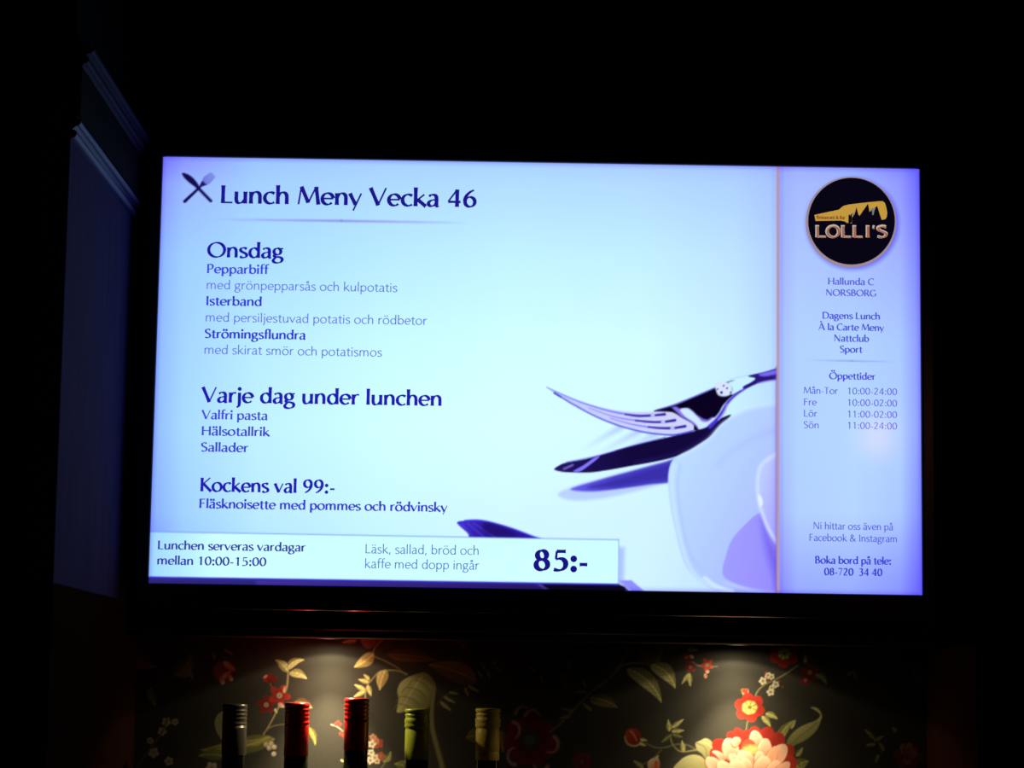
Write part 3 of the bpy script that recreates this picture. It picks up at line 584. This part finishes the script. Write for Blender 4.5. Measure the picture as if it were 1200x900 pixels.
for lx, _ in LAMPS:
    t = tag(empty('downlight', (lx, WP_Y-0.044, NT)), 'small round downlight under the niche lintel above the '+('red capped bottles' if lx < 0 else 'large pink peony on the wallpaper'), 'light', 'downlights under the niche lintel')
    lathe('trim_ring', [(.010, -.0006), (.015, -.0006), (.016, 0.0), (.010, 0.0), (.010, -.0006)], (lx, WP_Y-0.044, NT), M['brass'], t, 32, False)
    lathe('lens', [(.0005, -.0004), (.0098, -.0004)], (lx, WP_Y-0.044, NT), M['lens'], t, 32, False)
# pendant lamp of the dining room whose warm glow the glossy display mirrors
pl = (0.734, -2.02, 2.03)
pt = tag(empty('pendant_lamp', pl), 'dim warm pendant lamp hanging in the room opposite the television', 'lamp')
lathe('bulb', [(.002, -.034), (.016, -.030), (.027, -.018), (.031, 0), (.027, .018), (.016, .034), (.012, .05), (.012, .085)], pl, M['bulb'], pt, 24)
lathe('lamp_shade', [(.057, .036), (.054, .04), (.035, .07), (.014, .085), (.012, .083), (.033, .067), (.052, .04), (.055, .036), (.057, .036)], pl, M['shade'], pt, 32, False)
lathe('cord', [(.003, .083), (.003, .72)], pl, M['shell'], pt, 8)
# ------------------------------------------------------------------ floral wallpaper of the niche (a flat print)
wp = Canvas(150, 740, 1100, 1130, 1.6)
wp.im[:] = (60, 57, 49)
rs = np.random.RandomState(3); nz = rs.rand(wp.H, wp.W)
wp.im += ((nz-.5)*5)[..., None].astype(np.float32)
LF, LD = (222, 212, 156), (158, 150, 96)          # leaf light and dark side
OL, OD = (158, 154, 86), (102, 102, 54)             # olive leaves
TN, TD = (176, 140, 96), (112, 84, 56)            # tan leaves
RD, RK = (176, 44, 34), (104, 16, 18)             # reds
PK, PD = (250, 216, 184), (216, 124, 98)          # peony petals
CR = (238, 224, 196)
def stem(pts, w, c=(150, 142, 96), w1=None): wp.line(pts, w, np.array(c)*0.8, w1, soft=.7); wp.line([(x-.3, y-.4) for x, y in pts], w*.5, c, (w1 or w)*.5, soft=.6)
def leaf(a, b, w, c=LF, d=LD, bend=0, v=.5): wp.leaf(a, b, w, c, d, bend=bend, vein=v)
def blossom(x, y, r=3.2, n=5, c=CR, cc=(216, 190, 130), rot=0): wp.flower(x, y, r*1.1, n, c, np.array(c)*.8, cc, r*.18, rot, .8)
def star(x, y, r, c=RD, d=RK, rot=0.3): wp.flower(x, y, r, 5, c, d, (222, 196, 150), r*.24, rot, .6)
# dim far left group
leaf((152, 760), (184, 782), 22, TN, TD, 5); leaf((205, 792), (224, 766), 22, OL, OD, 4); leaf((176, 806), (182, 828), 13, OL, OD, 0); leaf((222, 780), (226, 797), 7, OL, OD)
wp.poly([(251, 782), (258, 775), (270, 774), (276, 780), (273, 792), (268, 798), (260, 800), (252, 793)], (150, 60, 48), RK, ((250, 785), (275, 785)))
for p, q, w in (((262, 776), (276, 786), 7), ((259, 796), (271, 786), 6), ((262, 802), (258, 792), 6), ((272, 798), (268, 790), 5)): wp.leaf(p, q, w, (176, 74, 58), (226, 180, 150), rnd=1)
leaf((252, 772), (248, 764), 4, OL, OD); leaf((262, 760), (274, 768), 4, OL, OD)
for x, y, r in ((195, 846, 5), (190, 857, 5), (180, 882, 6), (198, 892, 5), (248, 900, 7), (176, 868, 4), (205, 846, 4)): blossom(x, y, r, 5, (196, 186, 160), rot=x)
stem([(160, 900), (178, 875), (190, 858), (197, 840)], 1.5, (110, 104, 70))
# behind the grey capped bottle
leaf((262, 833), (261, 868), 15, (172, 168, 130), OD, 3, .3); leaf((322, 866), (234, 879), 20, OL, OD, -3, .35); leaf((286, 868), (316, 862), 14, (168, 160, 84), OD, 2, .4); leaf((262, 886), (232, 886), 14, (120, 116, 70), OD, 2)
wp.line([(316, 864), (295, 872), (262, 882)], 1.1, (196, 190, 120))
for x, y in ((312, 872.5), (318, 871.5), (315.5, 876.5), (321.5, 875.5), (321, 883.5)): wp.poly([(x+2.9*math.cos(k*PI/4), y+2.9*math.sin(k*PI/4)) for k in range(8)], (228, 216, 190), (150, 128, 104), ((x-2, y-2), (x+3, y+3)))
# red spray left of the first red cap
stem([(338, 787), (336, 806), (328, 826), (318, 846), (309, 861)], 2.2, (190, 176, 120), 1.4); stem([(309, 859), (318, 852), (332, 849), (350, 848)], 1.5, (150, 142, 86), .8)
stem([(319, 806), (316, 800)], 1.0, (150, 120, 90))
leaf((337.5, 787), (322.5, 773), 10.5, LF, LD, 1.5); leaf((337, 784), (357, 773.5), 10, LF, LD, -4); leaf((339, 788.5), (360, 796), 11, (222, 210, 150), LD, -3)
star(312, 826, 11.5, (140, 34, 30), RK, .9); star(327.5, 815, 13.5, (186, 52, 38), (120, 22, 20), .15)
wp.leaf((318, 799), (308, 793), 7, (176, 44, 36), RK, rnd=1); wp.leaf((316, 800), (316, 789), 7, (150, 30, 28), RK, rnd=1); wp.leaf((317, 800), (325, 793), 6, (140, 30, 28), RK, rnd=1)
wp.leaf((309, 795), (313, 791), 3, (228, 190, 170), PD, rnd=1)
wp.leaf((326, 824), (333, 829), 5, CR, PD, rnd=1); leaf((322, 830), (325, 836), 4, LF, LD); wp.leaf((334, 804), (332.5, 812), 3, CR, PD, rnd=1)
leaf((344, 824), (366, 830), 13, (224, 200, 140), TD, -3); leaf((361, 852), (369.5, 874), 8, OL, (110, 108, 50), -2.5)
# twig between the red caps
wp.line([(388, 849), (395, 851.5), (402, 857)], 1.4, (214, 200, 170), 1.0)
for x, y in ((393.5, 848.5), (398.5, 849), (399, 860), (402, 862), (396, 846.5)): wp.poly([(x+2*math.cos(k*PI/3), y+2.2*math.sin(k*PI/3)) for k in range(6)], (190, 84, 60), (150, 50, 40), ((x, y-2), (x, y+2)))
leaf((399, 890), (404, 893), 3, CR, LD)
# leaves over the second red cap
leaf((418, 751), (400, 753), 5.5, LF, LD); wp.poly([(424, 748), (447, 748), (441, 755), (433, 760), (426, 757)], TN, TD, ((425, 750), (440, 758)))
stem([(452, 748), (441, 757), (438, 768), (452, 775), (466, 783), (476, 791)], 1.6, (176, 158, 104), 1.2)
leaf((438, 766), (414.5, 782), 15, (230, 206, 132), (176, 148, 84), -1.5)
stem([(433, 800), (444, 788), (453, 786), (465, 786), (477, 790)], 1.5, (190, 170, 110)); stem([(433, 798), (429, 808), (428, 820)], 1.5, (196, 178, 112))
leaf((452, 785), (445, 809), 14, (232, 208, 140), (186, 160, 96), 1.5)
for a, b, w in (((433, 797), (426, 790), 5), ((432, 800), (420, 796), 6), ((428, 809), (415, 802), 6), ((428, 810), (414, 817), 6), ((431, 803), (435, 816), 6.5)): leaf(a, b, w, (234, 214, 146), (190, 170, 108))
# big pale leaf, stem behind lime cap
wp.poly([(465.5, 835), (466, 826), (467, 818), (465.5, 810), (468, 802), (474, 796), (484, 791), (496, 788), (504, 792), (510, 800), (511, 809), (508, 820), (502, 829), (490, 833), (476, 834)], (188, 182, 124), (128, 124, 74), ((470, 805), (510, 818)), soft=.9)
wp.line([(495, 792), (484, 808), (474, 824), (466, 834)], 1.0, (222, 214, 160), .7)
for t0, dx, dy in ((.15, 12, 10), (.35, 14, 11), (.6, 14, 9), (.8, 10, 6)):
    x = 495-29*t0; y = 792+42*t0; wp.line([(x, y), (x+dx*.5, y+dy*.3), (x+dx, y+dy)], .7, (112, 108, 62)); wp.line([(x, y), (x-dx*.6, y-1), (x-dx*1.0, y+5)], .7, (112, 108, 62))
    wp.line([(x+1, y-2), (x+dx*.5+2, y+dy*.3-3), (x+dx+3, y+dy-3)], 2, (206, 200, 144), .6, soft=1.5, a=.5)
leaf((455, 767), (512, 774), 17, (128, 92, 56), (86, 60, 40), -2, .3); leaf((558, 798), (502, 779), 26, (156, 122, 84), (110, 84, 58), 3, .5)
stem([(508, 812), (506, 835), (507, 855), (512, 875), (520, 905)], 5, (150, 140, 96), 7)
stem([(513, 826), (518, 818), (528, 812), (540, 806)], 1, (110, 104, 76))
for a, b, w in (((516, 822), (529, 833), 6), ((520, 816), (534, 824), 5), ((526, 811), (538, 813), 4), ((545, 805), (549, 817), 5), ((548, 803), (562, 811), 5)): leaf(a, b, w, (168, 160, 124), (110, 104, 76))
for x, y, c in ((543, 757, (160, 80, 90)), (536, 752, (130, 60, 50)), (549, 751, (130, 60, 60))): star(x, y, 5.5, c, RK, x)
stem([(560, 790), (572, 785), (584, 780)], 1, (100, 98, 70))
for a, b in (((560, 786), (566, 794)), ((568, 785), (564, 776)), ((572, 786), (574, 795)), ((580, 782), (588, 786)), ((580, 780), (578, 773)), ((620, 782), (628, 786)), ((634, 790), (636, 800))): leaf(a, b, 4.5, (140, 134, 104), (96, 92, 70))
# red and white blossoms right of the second red cap
for x, y, r, c in ((443, 871, 6, (176, 70, 50)), (437, 864, 4, (220, 150, 120)), (436, 872, 4.5, CR), (441, 868, 3.5, (214, 130, 100)), (446, 886, 5, (176, 84, 56)), (435, 882, 4, CR), (439, 888, 4.5, (236, 208, 170)), (434, 891, 4.5, CR), (442, 892, 3.5, (236, 200, 170))): blossom(x, y, r, 5, c, rot=x)
leaf((449, 893), (458, 880), 8, (150, 146, 90), OD, 2); leaf((478, 902), (462, 895), 13, (140, 138, 84), OD, 2); wp.poly([(474, 876), (478, 875), (478, 881), (474, 881)], (150, 40, 36))
stem([(447, 900), (452, 893), (452, 886)], 1, (140, 134, 80))
# dark poppy beside gold cap
leaf((562, 862), (546, 865), 18, (132, 116, 78), OD, 1); leaf((588, 856), (590, 882), 12, (128, 104, 60), TD, 1)
for a in range(7):
    t = 2*PI*a/7+.25; wp.leaf((621+8*math.cos(t), 868+8*math.sin(t)), (621+31*math.cos(t), 868+31*math.sin(t)), 27, (128, 26, 34), (84, 10, 18), rnd=1)
for cx, cy, a0, a1 in ((600, 856, -80, 60), (624, 842, 200, 340), (645, 872, -60, 110), (604, 886, 90, 260), (634, 893, 30, 160), (613, 838, 190, 300)):
    wp.line([(cx+9*math.cos(math.radians(a0+(a1-a0)*k/6)), cy+10*math.sin(math.radians(a0+(a1-a0)*k/6))) for k in range(7)], 4, (200, 150, 150), 2, soft=1.5)
wp.poly([(621+12*math.cos(k*PI/6), 867+12*math.sin(k*PI/6)) for k in range(12)], (56, 60, 44)); wp.poly([(621+6*math.cos(k*PI/6), 867+6*math.sin(k*PI/6)) for k in range(12)], (84, 88, 62))
wp.flower(682, 893, 12, 5, (134, 40, 50), (90, 16, 26), (150, 130, 110), 2.5, .4)
# long branch up to the drooping leaves
stem([(645, 858), (660, 845), (676, 828), (692, 812), (708, 800), (720, 789), (728, 778), (737, 755)], 2.6, (128, 120, 86), 4.2); stem([(712, 797), (719, 780), (722, 770)], 2, (96, 90, 66)); 
leaf((691, 818), (724, 829.5), 17, (140, 134, 90), (100, 96, 62), -3); leaf((683, 824), (694, 833), 6, (118, 112, 80), OD)
for a, b in (((672, 834), (654, 829)), ((668, 840), (655, 842)), ((688, 811), (672, 811)), ((686, 806), (683, 796)), ((664, 776), (670, 784))): leaf(a, b, 6, (124, 116, 86), (88, 84, 60))
for x, y, r in ((662, 792, 5), (668, 774, 5), (663, 804, 4)): star(x, y, r, (110, 50, 40), RK, x)
stem([(722, 784), (732, 779), (745, 777), (756, 778)], 3, (156, 148, 104), 2)
leaf((735, 784), (775.5, 824), 20, (206, 198, 140), (142, 136, 86), -7, .7)
wp.poly([(746, 752), (777, 750), (777, 765), (772, 778), (766, 785), (757, 779), (749, 770)], (140, 132, 90), (104, 98, 62), ((775, 755), (750, 770)), soft=.9)
for k in range(4): wp.line([(752+k*7, 753), (757+k*4, 768), (763+k, 782)], .8, (92, 86, 54))
leaf((763, 779), (791.5, 807), 19, (214, 206, 148), (150, 142, 92), -6, .7)
leaf((778, 752), (802, 757), 14, (150, 140, 96), OD, 2)
# rosebuds
stem([(757, 871), (768, 876), (780, 876), (792, 872.5), (805, 873), (815, 878)], 1.3, (150, 142, 92)); stem([(752, 897), (764, 890), (775, 879)], 1.2, (140, 132, 84)); stem([(786, 861), (787, 869), (792, 877), (800, 881), (817, 879)], 1.7, (176, 168, 112))
wp.poly([(733, 861), (732, 868), (737, 874), (746, 875), (752, 870), (748, 862)], (188, 178, 134), soft=.8)
wp.poly([(732.5, 860), (736, 854.5), (743, 853.5), (749, 856.5), (752, 863), (750, 870), (743, 873), (736, 870)], (196, 66, 44), (120, 28, 24), ((735, 858), (751, 870)), soft=.9)
wp.line([(739, 857), (743, 861), (746, 868)], 1.8, (236, 176, 140), 1, soft=.8); leaf((750, 866), (759, 868), 4, LF, LD); leaf((749, 870), (757, 874), 5, (214, 204, 150), LD)
wp.poly([(759, 899), (760, 892), (766, 888), (772, 889), (773, 900), (765, 906)], (236, 220, 186), (206, 110, 70), ((762, 890), (771, 900)), soft=.8); wp.line([(769, 893), (768, 902)], 3, (206, 96, 54)); leaf((767, 890), (772, 885), 4, LF, LD); leaf((754, 901), (742, 891), 7, (170, 160, 116), OD)
# sprig over the peony
for a, b, w in (((784.5, 857), (783, 843), 6.5), ((787, 853), (801.5, 842.5), 6), ((787, 857), (802, 856), 6.5)): leaf(a, b, w, (206, 200, 146), (160, 154, 104))
leaf((787, 861), (775, 870), 6, (110, 112, 60), OD); leaf((788, 860), (800, 864), 6, (112, 114, 60), OD); leaf((801, 881), (799, 867), 6.5, (196, 190, 136), LD)
# small red blossoms under the lintel
stem([(812, 776), (818, 780), (825, 781)], 1.2, (196, 186, 136)); leaf((805, 761), (818, 763), 8, (196, 190, 146), LD, -2); stem([(800, 755), (806, 762)], 1, (140, 134, 90))
star(804.5, 770, 6.5, (150, 34, 32), RK, .2); star(809, 781.5, 7, (176, 50, 36), RK, .8); star(828.5, 779, 8, (206, 70, 46), (150, 36, 28), .5)
wp.leaf((808, 768), (813, 771), 3.5, CR, PD, rnd=1); wp.leaf((828, 785), (830, 789), 4.5, CR, PD, rnd=1); wp.leaf((826, 789), (827.5, 795), 4, (236, 180, 150), PD, rnd=1); stem([(834, 782), (841, 781)], .8, (150, 140, 90))
leaf((808, 789), (798.5, 802), 5.5, (190, 184, 130), LD); leaf((808, 789), (809, 805), 6, (206, 200, 146), LD)
# cluster, red anemones, right of the second lamp
stem([(884, 820), (888, 810), (897, 802), (908, 797), (922, 789), (935, 780)], 1.8, (156, 148, 100), 1.6); stem([(873, 812), (875, 820)], 1.2, (170, 162, 110))
for x, y, r in ((894, 798, 4.4), (900, 791.5, 3.8), (904, 793, 3.6), (909, 802, 4.2), (903, 811, 4.4), (904, 806, 3)): blossom(x, y, r, 5, (248, 232, 200), rot=x)
for x, y in ((897, 788), (913, 798), (917, 805), (900, 797)): wp.poly([(x+1.6*math.cos(k), y+1.6*math.sin(k)) for k in range(6)], (150, 56, 36))
wp.poly([(868.5, 809), (872, 807), (877, 808), (877, 812), (873.5, 818)], (230, 200, 150), soft=.7); wp.poly([(869, 808.5), (873, 807), (877, 808.5), (875, 812), (871, 812)], (206, 70, 46), soft=.7)
def anemone(cx, cy, r, n, c, d, rot, rc):
    for i in range(n):
        a = rot+2*PI*i/n; t = a+.22
        wp.leaf((cx, cy), (cx+r*math.cos(a), cy+r*.95*math.sin(a)), r*.78, c, d, rnd=1); wp.leaf((cx, cy), (cx+r*.96*math.cos(t), cy+r*.9*math.sin(t)), r*.6, c, d, rnd=1)
    wp.poly([(cx+rc*math.cos(k*PI/8), cy+rc*.9*math.sin(k*PI/8)) for k in range(16)], (206, 196, 106), soft=1.2)
    for k in range(14):
        a = k*2*PI/14; wp.line([(cx+rc*.45*math.cos(a), cy+rc*.4*math.sin(a)), (cx+rc*.98*math.cos(a), cy+rc*.9*math.sin(a))], .8, (120, 112, 48) if k % 2 else (232, 224, 140))
    wp.poly([(cx+rc*.28*math.cos(k*PI/4), cy+rc*.25*math.sin(k*PI/4)) for k in range(8)], (120, 112, 40))
anemone(878.5, 829, 18.5, 6, (204, 58, 38), (140, 24, 20), .3, 9)
anemone(919, 766, 18, 6, (186, 52, 38), (110, 20, 20), .55, 7.5)
star(949, 788, 11, (150, 36, 34), RK, .9); star(944, 797, 7, (140, 30, 30), RK, .2)
leaf((944, 777), (943, 766), 6, (176, 170, 130), LD); leaf((952, 762), (963, 766), 8, (140, 136, 104), OD, -2); leaf((955, 790), (968.5, 803), 9, (150, 146, 112), OD, -4)
leaf((897, 836), (911.5, 843), 7.5, (206, 200, 130), (150, 146, 84), -1.5); leaf((893, 839), (903, 852), 7.5, (196, 192, 120), (150, 146, 84), -1)
stem([(876, 846), (874, 858)], 1.2, (150, 142, 90))
# ribbon leaves right of the peony
wp.poly([(924, 879), (922, 870), (927, 861), (936, 853), (946, 848), (956, 844), (961, 838), (956, 833), (950, 829), (957, 830), (962, 836), (962, 844), (958, 854), (951, 862), (941, 869), (932, 873)], (190, 184, 122), (128, 126, 72), ((945, 845), (945, 872)), soft=.9)
wp.line([(925, 875), (936, 864), (948, 855), (958, 846)], 1, (112, 110, 60), .6); wp.poly([(957, 846), (962, 838), (956, 832), (950, 829), (957, 829.5), (962, 835), (963, 842)], (214, 206, 150), soft=.7)
leaf((912, 869), (931, 844), 11, (170, 166, 100), (116, 114, 64), -3); wp.leaf((927, 854), (932.5, 843), 4, (214, 206, 150), LD)
leaf((933, 886), (941, 876), 7, (176, 172, 112), OD); leaf((933, 900), (948, 892), 14, (150, 148, 90), OD, -2); leaf((928, 890), (938, 902), 9, (140, 138, 84), OD)
# leaves left of the peony
wp.poly([(815, 871), (820, 868), (827, 865), (834, 869), (837.5, 877), (835, 884), (828, 889.5), (822, 883), (817, 879)], (206, 200, 146), (150, 146, 94), ((818, 868), (832, 884)), soft=.8); wp.line([(817, 871), (826, 876), (829, 887)], .9, (120, 118, 66)); wp.line([(819, 869), (830, 872), (836, 878)], .8, (226, 220, 170))
wp.poly([(791, 902), (797, 891), (806, 885.5), (816, 884.5), (825, 889), (831, 902)], (214, 208, 150), (160, 154, 98), ((805, 885), (815, 905)), soft=.8); wp.line([(795, 901), (810, 897), (826, 899)], .9, (176, 170, 110))
# peony: deep red outer petals, pale inner petals
for x, y, x1, y1, w_ in ((872, 880, 853, 858, 18), (875, 880, 862, 853, 16), (880, 880, 874, 855, 15), (885, 878, 884, 851, 20), (890, 878, 903, 852, 20), (900, 880, 917, 860, 22), (905, 890, 930, 876, 24), (905, 900, 934, 892, 24), (860, 888, 836, 868, 22), (860, 890, 832, 880, 18), (880, 920, 935, 912, 28), (880, 920, 828, 915, 24)): wp.leaf((x, y), (x1, y1), w_, (190, 50, 34), (112, 18, 16), rnd=1)
def petal(x, y, x1, y1, w_, c=PK, d=PD): wp.leaf((x-0.6, y+.8), (x1-.6, y1+.8), w_+1.6, np.array(d)*.8, np.array(d)*.8, rnd=1); wp.leaf((x, y), (x1, y1), w_, c, d, rnd=1)
petal(890, 880, 883, 856, 16); petal(860, 890, 852, 865, 19); petal(867, 872, 858, 866, 12)
petal(895, 890, 897, 865, 17); petal(902, 896, 921, 873, 19); petal(898, 900, 910, 874, 12, (236, 190, 150))
wp.leaf((878, 890), (877, 866), 20, (206, 84, 58), (150, 40, 30), rnd=1); wp.poly([(869, 878), (873, 873), (880, 872), (887, 874), (887, 882), (879, 885), (871, 884)], (112, 116, 58), (170, 168, 92), ((872, 874), (884, 882)), soft=1)
for k in range(7): wp.line([(879, 882), (871+k*2.6, 874+abs(k-3)*.8)], .9, (206, 200, 120))
petal(850, 890, 835, 880, 8, (252, 232, 206)); petal(843, 895, 833, 882, 6, (196, 60, 44), (150, 40, 30))
petal(846, 905, 828, 888, 16); petal(868, 893, 854, 885, 11); petal(884, 898, 866, 880, 16); petal(890, 896, 890, 880, 12); petal(870, 898, 862, 886, 10)
petal(880, 906, 870, 888, 13); petal(890, 908, 898, 886, 20); petal(872, 912, 858, 890, 19); petal(860, 915, 842, 892, 18); petal(900, 912, 912, 891, 15); petal(905, 915, 925, 893, 14, (240, 196, 160))
for r_, n_ in ((34, 11), (24, 9), (13, 7)):
    for i in range(n_):
        a = .2+PI*i/(n_-1)*.98; petal(880+(r_-16)*math.cos(a), 908+(r_-14)*.9*math.sin(a), 880+(r_+8)*math.cos(a), 908+(r_+8)*.9*math.sin(a), 14)
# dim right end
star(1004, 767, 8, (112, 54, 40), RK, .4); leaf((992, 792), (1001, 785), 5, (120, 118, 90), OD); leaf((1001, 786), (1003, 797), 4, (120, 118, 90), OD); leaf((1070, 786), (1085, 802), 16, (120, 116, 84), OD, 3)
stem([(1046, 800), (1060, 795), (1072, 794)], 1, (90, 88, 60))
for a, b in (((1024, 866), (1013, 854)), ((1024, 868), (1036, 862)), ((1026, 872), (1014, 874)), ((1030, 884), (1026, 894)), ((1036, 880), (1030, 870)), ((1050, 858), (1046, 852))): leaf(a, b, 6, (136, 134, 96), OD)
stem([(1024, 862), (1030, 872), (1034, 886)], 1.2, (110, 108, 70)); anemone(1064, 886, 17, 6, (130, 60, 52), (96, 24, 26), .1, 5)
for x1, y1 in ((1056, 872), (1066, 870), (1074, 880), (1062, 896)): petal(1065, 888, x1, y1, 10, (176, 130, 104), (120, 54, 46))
# the pattern runs on below the part the photograph shows
for dx, dy in ((-560, 118), (-170, 150), (90, 140)):
    x, y = 880+dx, 880+dy
    stem([(x-60, y+60), (x-30, y+20), (x, y)], 3); leaf((x-20, y+10), (x-60, y-5), 20); leaf((x+15, y+5), (x+55, y+25), 22, OL, OD, 4); leaf((x-5, y+15), (x-20, y+55), 18)
    for i in range(8): a = i*PI/4; wp.leaf((x, y), (x+30*math.cos(a), y+28*math.sin(a)), 24, RD, RK, rnd=1)
    for r_, n_ in ((14, 8), (6, 5)):
        for i in range(n_): a = i*2*PI/n_; petal(x+r_*.3*math.cos(a), y+r_*.3*math.sin(a), x+(r_+9)*math.cos(a), y+(r_+9)*math.sin(a), 13)
for x, y in ((240, 960), (430, 1000), (600, 990), (820, 1060), (1040, 1080), (540, 1090)):
    stem([(x, y), (x+10, y+30), (x+5, y+60)], 2); leaf((x, y+20), (x-26, y+8), 13); leaf((x+8, y+30), (x+36, y+20), 13, OL, OD); anemone(x, y, 15, 6, RD, RK, x, 6)
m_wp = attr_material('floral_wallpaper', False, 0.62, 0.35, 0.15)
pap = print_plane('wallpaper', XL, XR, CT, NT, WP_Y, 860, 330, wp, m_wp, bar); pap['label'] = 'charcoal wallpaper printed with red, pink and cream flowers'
BX('niche_backing', (XL, XR, WP_Y+.0005, 0.195, CT, NT), M['wall'], bar)
# ------------------------------------------------------------------ wine bottles on the niche counter
def groove_profile(H, L, r):
    p = [(r*0.985, H-L), (r, H-L+.0006)]
    p += [(r, H-.0300), (r, H-.0262)]
    for zc_, rr in ((-.0243, 1.035), (-.0180, 1.02), (-.0133, 1.03), (-.0085, 1.03)):
        p += [(r*0.965, H+zc_-.0022), (r*0.99, H+zc_-.0013), (r*rr, H+zc_), (r*0.99, H+zc_+.0013)]
    p += [(r*0.965, H-.0060), (r*1.01, H-.0045), (r*1.02, H-.0022), (r*0.985, H-.0007), (r*0.93, H), (r*0.5, H+.0002), (.0004, H+.0002)]
    return p
def knurl_profile(H, L, r, extra):
    p = [(r*0.985, H-L), (r, H-L+.0006)]
    if extra: p += [(r, H-L+.0095), (r*.96, H-L+.0105), (r, H-L+.0115)]
    p += [(r, H-.0262), (r*0.955, H-.0252), (r*0.955, H-.0243), (r*1.045, H-.0225), (r*1.06, H-.0200), (r*1.02, H-.0185), (r*1.06, H-.0165), (r*1.06, H-.0135), (r*1.0, H-.0118), (r*0.97, H-.0105), (r*1.02, H-.0090), (r*1.02, H-.0070), (r*.94, H-.0060), (r*.94, H-.0052), (r*1.05, H-.0042), (r*1.06, H-.0018), (r*1.0, H-.0004), (r*.93, H), (r*.5, H+.0002), (.0004, H+.0002)]
    return p
BOT = [(-0.3673, 1.4807, .0625, 'groove', 'pewter', 'wine bottle with dull pewter grey screw cap, leftmost in the niche'),
       (-0.2907, 1.4836, .0650, 'groove', 'red', 'wine bottle with bright red screw cap lit on its right, beside the grey capped bottle'),
       (-0.2173, 1.4900, .0635, 'groove', 'crimson', 'tallest wine bottle with deep red screw cap, left of the lime capped bottle'),
       (-0.1424, 1.4782, .0625, 'knurl', 'lime', 'wine bottle with lime green screw cap in front of the big pale leaf'),
       (-0.0552, 1.4800, .0635, 'knurl2', 'gold', 'wine bottle with mustard gold screw cap, rightmost of the row')]
for x, zt, L, kind, mk, lab in BOT:
    y = 0.097; H = zt-CT; t = tag(empty('wine_bottle', (x, y, CT)), lab, 'bottle', 'wine bottles in the niche')
    b = H-L
    lathe('glass_body', [(.0005, .006), (.030, .001), (.0365, .004), (.0375, .012), (.0375, H-.150), (.036, H-.138), (.030, H-.122), (.022, H-.106), (.0165, H-.092), (.0148, H-.080), (.0146, b+.0003), (.0146, b+.003)], (x, y, CT), M['glass'], t, 64, False)
    r = 0.0152 if kind[0] == 'g' else 0.0147
    lathe('screw_cap', groove_profile(H, L, r) if kind == 'groove' else knurl_profile(H, L, r, kind == 'knurl2'), (x, y, CT), M[mk], t, 96, False)
    lathe('paper_label', [(.0377, .055), (.0378, .0552), (.0378, .1248), (.0377, .125)], (x, y, CT), M['label'], t, 64, False)
